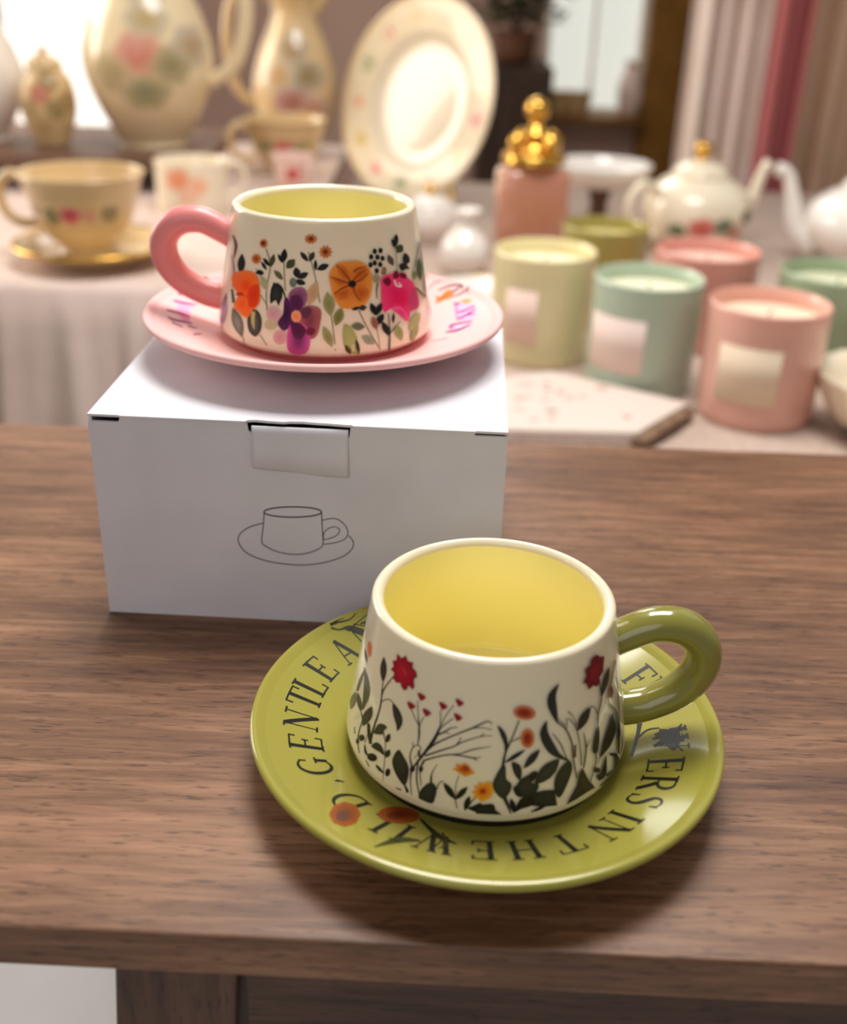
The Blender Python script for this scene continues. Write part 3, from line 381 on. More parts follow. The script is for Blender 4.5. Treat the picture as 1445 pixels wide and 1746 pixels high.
(0,28,27,23,28,27,23,-8412,1340,-8382,1319,-8451,1285,-8423,1265,-8508,1205,-8480,1186,-8563,1124,-8535,1106,-8615,1039,-8588,1024,-8665,953,-8639,938,-8700,893,-8675,877),
(0,28,27,23,28,27,23,-10519,2407,-10459,2434,-10503,2345,-10436,2375,-10482,2258,-10406,2292,-10467,2194,-10383,2233),
(1,28,27,23,28,27,23,-10632,1736,-10538,1771,-10542,1719,-10572,1672,-10616,1642,-10666,1636,-10707,1656,-10727,1699,-10722,1752,-10693,1800,-10647,1831,-10597,1836,-10558,1813),
(1,28,27,23,28,27,23,-10314,1850,-10239,1875,-10242,1821,-10264,1774,-10300,1747,-10338,1749,-10372,1777,-10390,1824,-10386,1879,-10364,1926,-10328,1953,-10289,1952,-10256,1924),
(1,160,30,50,146,16,36,-11022,3697,-11227,3755,-11167,3786,-11065,3794,-10942,3782,-10845,3756,-10839,3725,-10877,3684,-10945,3623,-11021,3573,-11063,3576,-11102,3612,-11180,3683),
(1,160,30,50,146,16,36,-10648,4112,-10844,4180,-10786,4208,-10687,4211,-10570,4192,-10477,4162,-10471,4130,-10509,4092,-10576,4034,-10648,3989,-10688,3995,-10726,4032,-10799,4107),
(1,160,30,50,146,16,36,-10362,3688,-10547,3764,-10493,3789,-10399,3789,-10287,3768,-10200,3733,-10194,3701,-10229,3665,-10294,3609,-10363,3566,-10402,3572,-10437,3611,-10507,3687),
(1,160,30,50,146,16,36,-9772,4056,-9948,4143,-9895,4165,-9806,4158,-9699,4129,-9616,4088,-9611,4057,-9647,4023,-9709,3972,-9776,3936,-9812,3945,-9846,3984,-9909,4066),
(1,160,30,50,146,16,36,-9191,4281,-9359,4378,-9307,4396,-9221,4383,-9119,4347,-9038,4304,-9035,4271,-9069,4240,-9131,4194,-9196,4161,-9232,4173,-9263,4214,-9323,4300),
(1,160,30,50,146,16,36,-9198,3817,-9363,3916,-9313,3933,-9228,3922,-9128,3886,-9048,3840,-9044,3809,-9079,3777,-9139,3730,-9204,3696,-9239,3708,-9269,3751,-9329,3836),
(1,42,42,36,42,42,36,-9989,1191,-9914,1558,-9936,1456,-9966,1319,-9995,1182,-10023,1041,-10045,923,-10055,868,-10042,924,-10017,1042,-9987,1182,-9959,1319,-9933,1456),
(1,42,42,36,50,50,44,-9947,1132,-9912,1547,-9778,1518,-9683,1407,-9677,1239,-9708,1062,-9729,939,-9782,862,-9920,846,-10075,861,-10203,866,-10283,913,-10272,1057,-10198,1235,-10064,1421),
(1,28,27,23,28,27,23,-9230,1408,-9478,1651,-9447,1544,-9387,1422,-9302,1324,-9191,1251,-9080,1206,-9026,1185,-9034,1251,-9075,1364,-9146,1477,-9244,1563,-9369,1622),
(1,28,27,23,28,27,23,-8862,1412,-8660,1673,-8754,1629,-8862,1554,-8943,1461,-8999,1346,-9028,1236,-9040,1183,-8983,1204,-8885,1264,-8791,1349,-8723,1451,-8679,1572),
(1,28,27,23,28,27,23,-8640,1111,-8577,1384,-8643,1316,-8708,1223,-8739,1122,-8738,1015,-8714,918,-8700,874,-8656,908,-8592,988,-8545,1085,-8529,1190,-8546,1299),
(1,238,166,46,196,76,20,-8860,2214,-9215,2161,-9066,2253,-9146,2351,-8956,2336,-8839,2423,-8687,2370,-8621,2275,-8460,2132,-8586,2079,-8769,1979,-8929,2044,-9060,2106),
(1,190,72,20,170,54,16,-8777,2253,-8878,2342,-8828,2352,-8759,2348,-8703,2332,-8664,2297,-8637,2250,-8635,2211,-8670,2183,-8730,2160,-8784,2153,-8826,2166,-8863,2195,-8888,2230,-8899,2269,-8898,2312),
(1,28,27,23,28,27,23,-8107,1045,-8611,954,-8565,1011,-8434,1072,-8321,1143,-8220,1189,-8177,1157,-8142,1119,-8077,1139,-7997,1166,-7893,1180,-7797,1166,-7742,1083,-7729,985,-7777,913,-7869,859,-7996,837,-8161,843,-8415,893),
(1,246,178,44,222,104,22,-8207,1589,-8540,1493,-8391,1616,-8475,1735,-8313,1725,-8334,1872,-8158,1824,-8024,1923,-7869,1848,-7800,1625,-7864,1436,-8006,1309,-8185,1222,-8296,1325,-8454,1346,-8396,1474),
(1,186,72,20,170,56,14,-8153,1589,-8049,1595,-8061,1553,-8097,1521,-8148,1506,-8201,1514,-8241,1540,-8258,1581,-8246,1623,-8210,1656,-8159,1671,-8106,1664,-8066,1636),
(0,28,27,23,28,27,23,-7068,3872,-7029,3857,-7132,3717,-7093,3701,-7222,3494,-7183,3478,-7308,3289,-7267,3272,-7384,3135,-7337,3114,-7458,2999,-7401,2974,-7518,2858,-7450,2837,-7557,2692,-7480,2677,-7582,2528,-7496,2515,-7598,2414,-7506,2401),
(0,28,27,23,28,27,23,-7284,3187,-7299,3214,-7189,3223,-7204,3250,-7057,3270,-7071,3298,-6960,3303,-6974,3331),
(0,42,42,36,42,42,36,-7808,3698,-7783,3715,-7777,3628,-7717,3668,-7734,3529,-7622,3595,-7691,3431,-7538,3501,-7641,3333,-7480,3390,-7586,3228,-7437,3266,-7545,3133,-7413,3146,-7526,3044,-7418,3035,-7520,2954,-7444,2942,-7517,2889,-7463,2880),
(1,28,27,23,28,27,23,-7178,2708,-6783,2910,-6915,2885,-7079,2835,-7227,2760,-7360,2664,-7463,2569,-7509,2521,-7439,2534,-7300,2579,-7147,2644,-7005,2726,-6875,2827),
(1,222,128,84,150,44,14,-6870,4086,-6457,3991,-6502,3917,-6603,3867,-6743,3851,-6901,3869,-7053,3915,-7177,3987,-7254,4072,-7274,4161,-7233,4239,-7136,4295,-6997,4317,-6838,4302,-6682,4252,-6555,4175,-6475,4083),
(1,168,62,26,142,38,12,-6878,4086,-6610,4027,-6657,3970,-6762,3942,-6898,3954,-7027,3998,-7117,4065,-7143,4137,-7099,4198,-6995,4229,-6859,4219,-6727,4174,-6636,4102),
(1,222,132,72,160,50,14,-6737,3265,-6487,3236,-6504,3117,-6556,3022,-6634,2962,-6728,2949,-6822,2982,-6903,3057,-6959,3164,-6982,3286,-6968,3403,-6918,3501,-6840,3562,-6746,3577,-6650,3545,-6566,3467,-6509,3359),
(1,172,66,24,146,36,14,-6737,3265,-6587,3248,-6606,3156,-6658,3092,-6732,3075,-6806,3106,-6862,3182,-6885,3278,-6868,3371,-6816,3436,-6742,3454,-6667,3421,-6610,3346),
(0,42,42,36,42,42,36,-7515,1375,-7394,1427,-7477,1309,-7366,1355,-7424,1214,-7327,1253,-7372,1117,-7289,1148,-7321,1016,-7255,1037,-7270,910,-7223,925,-7235,836,-7201,847),
(1,44,46,40,56,58,52,-7548,1896,-7845,1915,-7812,2013,-7762,2123,-7711,2223,-7663,2313,-7614,2393,-7569,2444,-7527,2465,-7489,2456,-7459,2406,-7445,2289,-7438,2130,-7417,1999,-7361,1930,-7290,1887,-7242,1835,-7230,1756,-7241,1667,-7270,1582,-7322,1492,-7393,1405,-7464,1355,-7531,1365,-7599,1411,-7664,1471,-7728,1538,-7789,1619,-7833,1699,-7854,1768,-7858,1836),
(1,42,42,36,42,42,36,-6589,2568,-6279,2860,-6419,2826,-6577,2753,-6698,2648,-6784,2513,-6832,2376,-6852,2309,-6772,2325,-6633,2382,-6494,2471,-6388,2588,-6315,2734),
(1,42,42,36,56,56,50,-6046,2056,-5525,2392,-5769,2401,-6036,2353,-6236,2234,-6372,2048,-6444,1846,-6472,1745,-6339,1736,-6107,1768,-5877,1852,-5700,1993,-5581,2201),
(1,42,42,36,42,42,36,-7061,2275,-7263,2537,-7202,2549,-7102,2511,-7017,2460,-6965,2409,-6928,2345,-6908,2267,-6906,2145,-6919,2008,-6952,1934,-7014,1965,-7095,2059,-7163,2167,-7217,2295,-7259,2441),
(1,34,36,30,50,52,46,-6696,1726,-7140,1557,-7122,1664,-7067,1794,-6998,1902,-6915,1974,-6817,2024,-6728,2061,-6654,2097,-6591,2120,-6549,2106,-6550,2027,-6570,1909,-6563,1816,-6492,1779,-6390,1764,-6320,1734,-6303,1669,-6317,1591,-6358,1522,-6431,1461,-6530,1408,-6632,1373,-6737,1365,-6847,1377,-6943,1402,-7029,1437,-7103,1487),
(1,28,27,23,28,27,23,-6510,2023,-6649,2053,-6626,2103,-6581,2143,-6530,2167,-6468,2174,-6399,2162,-6359,2131,-6368,2066,-6405,1981,-6445,1912,-6483,1869,-6525,1842,-6564,1846,-6602,1898,-6636,1980),
(1,28,27,23,28,27,23,-7035,1571,-7183,1691,-7153,1740,-7093,1771,-7032,1754,-6964,1653,-6895,1507,-6866,1401,-6907,1377,-6987,1396,-7059,1438,-7115,1512,-7164,1611),
(1,42,42,36,50,50,44,-5419,1701,-5134,2222,-5069,2143,-5032,2017,-5034,1877,-5092,1728,-5184,1563,-5280,1416,-5369,1279,-5461,1159,-5544,1100,-5616,1131,-5682,1225,-5725,1341,-5744,1481,-5744,1647,-5716,1797,-5653,1922,-5562,2032,-5463,2119,-5351,2186,-5230,2229),
(1,36,38,32,46,48,42,-6191,1236,-6437,1478,-6071,1474,-5734,1409,-5639,862,-6148,940,-6586,1064,-6670,1340),
(1,28,27,23,28,27,23,-6787,1138,-7115,891,-7087,1023,-7012,1188,-6952,1295,-6865,1364,-6708,1390,-6554,1363,-6460,1244,-6431,1116,-6503,1061,-6624,1031,-6756,1009,-6892,988,-7027,918),
(0,28,27,23,28,27,23,-6556,831,-6567,860,-6485,834,-6506,886,-6385,841,-6418,922,-6285,852,-6329,952,-6194,878,-6241,975,-6107,908,-6151,995,-6047,930,-6086,1007),
(1,28,27,23,28,27,23,-7168,1095,-7239,1363,-7266,1280,-7279,1173,-7260,1072,-7210,975,-7145,896,-7112,859,-7089,906,-7068,999,-7071,1103,-7105,1203,-7171,1296),
(1,28,27,23,44,46,38,-7993,992,-8419,1074,-8202,1145,-7805,1181,-7720,986,-7514,832,-7962,841,-8329,835),
(0,42,42,36,42,42,36,-5566,4820,-5542,4803,-5686,4761,-5591,4699,-5852,4671,-5652,4554,-5978,4549,-5683,4427,-6027,4411,-5676,4339,-6024,4273,-5657,4243,-5982,4124,-5640,4123,-5882,3935,-5624,3945,-5747,3731,-5602,3739,-5649,3588,-5588,3591),
(0,28,27,23,28,27,23,-5655,3598,-5619,3633,-5562,3530,-5525,3562,-5429,3427,-5389,3454,-5308,3302,-5260,3318,-5212,3149,-5157,3156,-5128,2972,-5067,2971,-5064,2795,-5002,2788,-5037,2636,-4972,2620,-5033,2477,-4968,2460,-5016,2289,-4954,2276,-4970,2031,-4910,2018,-4912,1744,-4858,1733,-4870,1540,-4821,1530),
(0,28,27,23,28,27,23,-5600,3710,-5580,3721,-5514,3623,-5494,3634,-5395,3503,-5374,3513,-5307,3413,-5286,3423),
(0,42,42,36,42,42,36,-6051,3743,-6026,3732,-6133,3663,-6023,3617,-6244,3535,-6015,3465,-6298,3353,-5979,3335,-6242,3141,-5909,3199,-6134,2935,-5808,3026,-6012,2757,-5714,2869,-5883,2624,-5649,2752,-5744,2525,-5585,2646,-5601,2437,-5503,2540,-5437,2345,-5377,2423,-5265,2256,-5231,2306,-5144,2193,-5124,2221),
(0,28,27,23,28,27,23,-5829,3289,-5812,3298,-5749,3190,-5726,3201,-5634,3042,-5602,3055,-5523,2878,-5482,2885,-5418,2672,-5378,2676,-5315,2443,-5280,2445,-5244,2281,-5213,2281),
(0,28,27,23,28,27,23,-5245,3652,-5211,3643,-5252,3550,-5218,3541,-5261,3410,-5226,3399,-5266,3306,-5233,3296),
(0,28,27,23,28,27,23,-5167,3623,-5141,3634,-5085,3533,-5057,3544,-4968,3399,-4934,3406,-4866,3242,-4826,3243,-4796,3065,-4751,3059,-4741,2863,-4693,2854,-4699,2645,-4652,2633,-4675,2381,-4627,2366,-4667,2101,-4619,2086,-4662,1902,-4615,1887),
(0,28,27,23,28,27,23,-5190,3826,-5161,3849,-5128,3779,-5100,3798,-5039,3709,-5015,3722,-4962,3626,-4937,3631,-4905,3512,-4879,3512,-4860,3383,-4831,3381,-4829,3291,-4798,3287),
(0,86,54,30,86,54,30,-4924,2682,-4843,2655,-4936,2563,-4848,2533,-4950,2397,-4855,2364,-4960,2276,-4860,2241),
(1,42,42,36,42,42,36,-4482,3368,-4103,3670,-4309,3653,-4523,3591,-4668,3482,-4751,3332,-4779,3174,-4786,3096,-4675,3101,-4487,3148,-4305,3230,-4180,3354,-4115,3520),
(0,28,27,23,28,27,23,-4118,3647,-4129,3677,-4057,3636,-4066,3665,-3976,3617,-3970,3642,-3906,3572,-3872,3578,-3834,3470,-3791,3465,-3768,3333,-3720,3323,-3724,3201,-3675,3185,-3726,3077,-3675,3056,-3757,2960,-3705,2936,-3778,2877,-3726,2852),
(0,28,27,23,28,27,23,-4505,2940,-4472,2934,-4476,2800,-4430,2791,-4439,2600,-4374,2582,-4428,2397,-4350,2368,-4465,2181,-4389,2145,-4523,1954,-4455,1920,-4568,1794,-4504,1762),
(0,28,27,23,28,27,23,-4217,2629,-4189,2612,-4276,2555,-4242,2534,-4355,2452,-4315,2427,-4414,2378,-4365,2348),
(0,28,27,23,28,27,23,-3553,4283,-3495,4266,-3518,4131,-3453,4111,-3477,3917,-3403,3892,-3472,3718,-3393,3684,-3541,3566,-3461,3524,-3643,3424,-3567,3382,-3723,3283,-3650,3247,-3760,3130,-3689,3098,-3775,2982,-3711,2954,-3782,2877,-3722,2852),
(1,28,27,23,28,27,23,-3853,2420,-3723,2892,-3678,2808,-3656,2642,-3659,2472,-3693,2300,-3748,2121,-3816,2009,-3908,1998,-4012,2054,-4073,2140,-4071,2264,-4028,2420,-3972,2567,-3895,2711,-3799,2843),
(0,28,27,23,28,27,23,-3975,2094,-3903,2071,-3958,2010,-3888,1986,-3937,1891,-3872,1865,-3940,1769,-3879,1738,-3987,1654,-3932,1620,-4057,1533,-4006,1500,-4127,1419,-4079,1387,-4196,1308,-4151,1278,-4264,1206,-4222,1177,-4311,1133,-4269,1104),
(1,28,27,23,28,27,23,-3130,4084,-2721,4478,-2951,4428,-3177,4320,-3326,4172,-3408,3991,-3433,3811,-3441,3726,-3328,3755,-3133,3842,-2941,3966,-2802,4121,-2732,4312),
(0,150,112,76,150,112,76,-2191,4459,-2059,4391,-2345,4352,-2190,4273,-2537,4188,-2360,4096,-2697,4013,-2515,3919,-2820,3840,-2664,3759,-2919,3661,-2804,3602,-2981,3508,-2893,3465,-2989,3392,-2911,3359,-2963,3305,-2890,3278,-2940,3247,-2869,3221),
(1,122,62,26,100,46,20,-2714,3581,-2509,3484,-2558,3392,-2645,3349,-2748,3367,-2839,3441,-2895,3550,-2903,3668,-2865,3765,-2784,3812,-2682,3796,-2585,3720,-2520,3605),
(0,70,62,50,70,62,50,-2110,4370,-2025,4332,-2113,3990,-2003,3939,-2120,3447,-1977,3377,-2129,2926,-1962,2840,-2139,2456,-1979,2369,-2152,2010,-2009,1929,-2160,1697,-2031,1623),
(0,28,27,23,28,27,23,-2936,3276,-2864,3268,-2803,3130,-2701,3116,-2611,2918,-2449,2879,-2460,2714,-2223,2628,-2394,2568,-2102,2433,-2370,2427,-2051,2262,-2366,2230,-2050,2057,-2384,1901,-2116,1748,-2421,1515,-2223,1398,-2449,1237,-2297,1146),
(0,28,27,23,28,27,23,-2772,2851,-2679,2805,-2875,2766,-2601,2629,-3011,2645,-2498,2373,-3139,2533,-2483,2148,-3253,2435,-2599,2010,-3369,2326,-2773,1915,-3475,2207,-2980,1847,-3576,2058,-3242,1803,-3671,1897,-3513,1773,-3736,1781,-3692,1746),
(0,28,27,23,28,27,23,-3832,1597,-3854,1612,-3722,1710,-3756,1733,-3562,1861,-3613,1896,-3438,1966,-3503,2011),
(1,46,40,30,56,50,40,-4657,1191,-4588,1805,-4328,1262,-4010,871,-4398,886,-4872,839,-5305,793,-4873,1280,-4750,1663),
(0,28,27,23,28,27,23,-3365,1677,-3307,1645,-3453,1544,-3307,1462,-3573,1362,-3315,1209,-3683,1243,-3370,1012,-3762,1229,-3540,958,-3857,1242,-3725,991,-3942,1254,-3829,1016),
(1,28,27,23,28,27,23,-3900,1431,-3712,1343,-3741,1308,-3812,1306,-3905,1337,-3995,1392,-4059,1455,-4079,1512,-4053,1548,-3986,1553,-3894,1524,-3801,1468,-3734,1401),
(0,28,27,23,28,27,23,-3107,1556,-3106,1612,-2999,1488,-2994,1568,-2865,1398,-2808,1485,-2812,1347,-2580,1329,-2788,1291,-2426,1149,-2759,1202,-2347,990,-2748,1128,-2354,873,-2775,1059,-2497,844,-2841,990,-2682,858,-2893,941,-2803,865),
(0,28,27,23,28,27,23,-2665,811,-2320,500,-2832,825,-2469,501,-3051,832,-2740,546,-3254,832,-3043,621,-3458,836,-3327,691,-3655,836,-3579,742,-3789,832,-3737,765),
(0,28,27,23,28,27,23,-2957,957,-2914,908,-3103,983,-3046,916,-3291,1009,-3215,917,-3421,1022,-3329,913),
(0,28,27,23,28,27,23,-2017,1612,-1933,1565,-2006,1517,-1902,1458,-1995,1384,-1865,1307,-2021,1277,-1881,1186,-2116,1212,-2003,1132,-2240,1162,-2157,1101,-2325,1124,-2261,1077),
(1,104,4,22,138,8,32,-3860,4690,-3629,5223,-3406,5054,-3103,4979,-3249,4511,-3510,4421,-3471,4254,-3717,4188,-3882,4301,-4182,4258,-4279,4502,-4484,4558,-4267,4720,-4341,4964,-4014,5017,-3992,5169),
]
ART['saucer_a'] = [
(0,64,66,26,64,66,26,-10334,7076,-10358,7038,-10265,6878,-10331,6773,-10158,6603,-10282,6395,-10042,6364,-10189,6068,-9912,6168,-10020,5892,-9761,5991,-9819,5814,-9647,5869,-9674,5778),
(0,46,44,24,46,44,24,-10186,4650,-10201,4529,-9932,4859,-9941,4677,-9614,5157,-9609,4901,-9337,5405,-9338,5096,-9107,5503,-9114,5243,-8901,5529,-8904,5374,-8762,5548,-8762,5474),
(0,60,60,30,60,60,30,-9305,5014,-9278,4949,-9218,5190,-9183,5110,-9114,5430,-9062,5349,-9065,5600,-8990,5609,-9077,5721,-9023,5815,-9124,5875,-9095,5943,-9161,5987,-9145,6025),
(1,160,82,26,112,62,36,-11593,6336,-11416,5894,-11291,6140,-11187,6391,-11194,6618,-11213,6833,-11320,6916,-11434,6982,-11586,6888,-11743,6781,-11871,6562,-11998,6337,-12027,6104,-12043,5874,-11928,5762,-11794,5674,-11602,5769),
(1,104,66,48,92,62,52,-11552,6482,-11479,6291,-11405,6421,-11375,6566,-11390,6687,-11448,6751,-11531,6746,-11621,6673,-11695,6550,-11736,6407,-11726,6283,-11668,6210,-11576,6214),
(1,156,78,26,116,48,18,-10804,4907,-10308,4436,-10238,4671,-10267,4923,-10374,5156,-10530,5352,-10710,5490,-10895,5550,-11065,5523,-11206,5409,-11297,5218,-11325,4973,-11279,4704,-11153,4455,-10916,4319,-10655,4280,-10442,4318),
(1,116,46,16,98,38,15,-10827,4980,-10627,4718,-10582,4862,-10607,5031,-10687,5183,-10798,5283,-10912,5307,-11007,5245,-11058,5113,-11052,4942,-10982,4778,-10868,4663,-10735,4642),
(0,36,32,20,36,32,20,-19302,7431,-19342,7547,-19357,7427,-19391,7528,-19436,7418,-19464,7502,-19529,7407,-19554,7472,-19640,7376,-19662,7432,-19769,7342,-19784,7391,-19900,7336,-19902,7379,-20029,7384,-20021,7423,-20151,7461,-20139,7499,-20248,7525,-20264,7623,-20341,7612,-20387,7650,-20440,7650,-20446,7650,-20481,7650,-20487,7650),
(1,120,16,20,100,10,16,-20514,7650,-20579,7650,-20487,7559,-20443,7534,-20399,7539,-20402,7650,-20428,7650,-20449,7650,-20488,7650,-20533,7650,-20573,7650,-20598,7650,-20599,7650),
(0,50,50,28,50,50,28,-19254,7353,-19312,7404,-19291,7302,-19342,7348,-19347,7227,-19388,7271,-19414,7146,-19449,7204,-19508,7101,-19540,7187,-19609,7067,-19661,7189,-19688,6997,-19791,7137,-19764,6831,-19912,6980,-19842,6612,-20029,6785,-19899,6453,-20112,6647),
(0,36,32,20,36,32,20,-19617,6920,-19615,6979,-19705,6961,-19703,7017,-19833,7025,-19831,7074,-19974,7091,-19974,7134,-20148,7163,-20147,7202,-20335,7243,-20333,7273,-20463,7297,-20460,7323),
(0,36,32,20,36,32,20,-19354,7430,-19362,7527,-19412,7445,-19419,7527,-19495,7467,-19502,7529,-19575,7482,-19584,7526,-19651,7477,-19661,7510,-19727,7464,-19736,7491,-19781,7455,-19787,7475),
(0,36,32,20,36,32,20,-19871,7117,-19893,7150,-19951,7038,-19973,7072,-20065,6936,-20084,6965,-20148,6859,-20167,6888),
(0,28,27,23,28,27,23,768,5313,654,5465,618,5261,517,5399,393,5192,307,5309,131,5110,51,5208,-215,4998,-291,5090,-618,4893,-689,4986,-918,4837,-984,4931),
(0,28,27,23,28,27,23,-93,5173,-15,5146,-15,5258,59,5234,84,5380,157,5363,151,5504,219,5498,157,5632,220,5638,138,5766,190,5774,121,5861,166,5868),
(1,26,27,22,26,27,22,-340,5976,-91,5645,-45,5725,-20,5829,54,5835,101,5855,50,5992,-19,6156,-13,6293,-51,6393,-258,6440,-507,6437,-747,6338,-917,6216,-873,6121,-747,6032,-637,5960,-547,5878,-551,5716,-554,5599,-473,5701,-363,5816,-222,5732),
(0,28,27,23,28,27,23,-103,6144,33,6163,-113,6215,18,6233,-123,6319,1,6328,-111,6420,-1,6406,-54,6498,24,6464,19,6556,69,6525,69,6594,106,6570),
(0,28,27,23,28,27,23,-499,6307,-416,6340,-538,6362,-451,6394,-593,6440,-492,6463,-584,6530,-510,6476,-468,6542,-469,6480,-347,6520,-352,6480,-259,6504,-263,6481),
(0,28,27,23,28,27,23,-752,6291,-730,6308,-827,6336,-796,6361,-930,6400,-885,6435,-1002,6448,-946,6490),
]
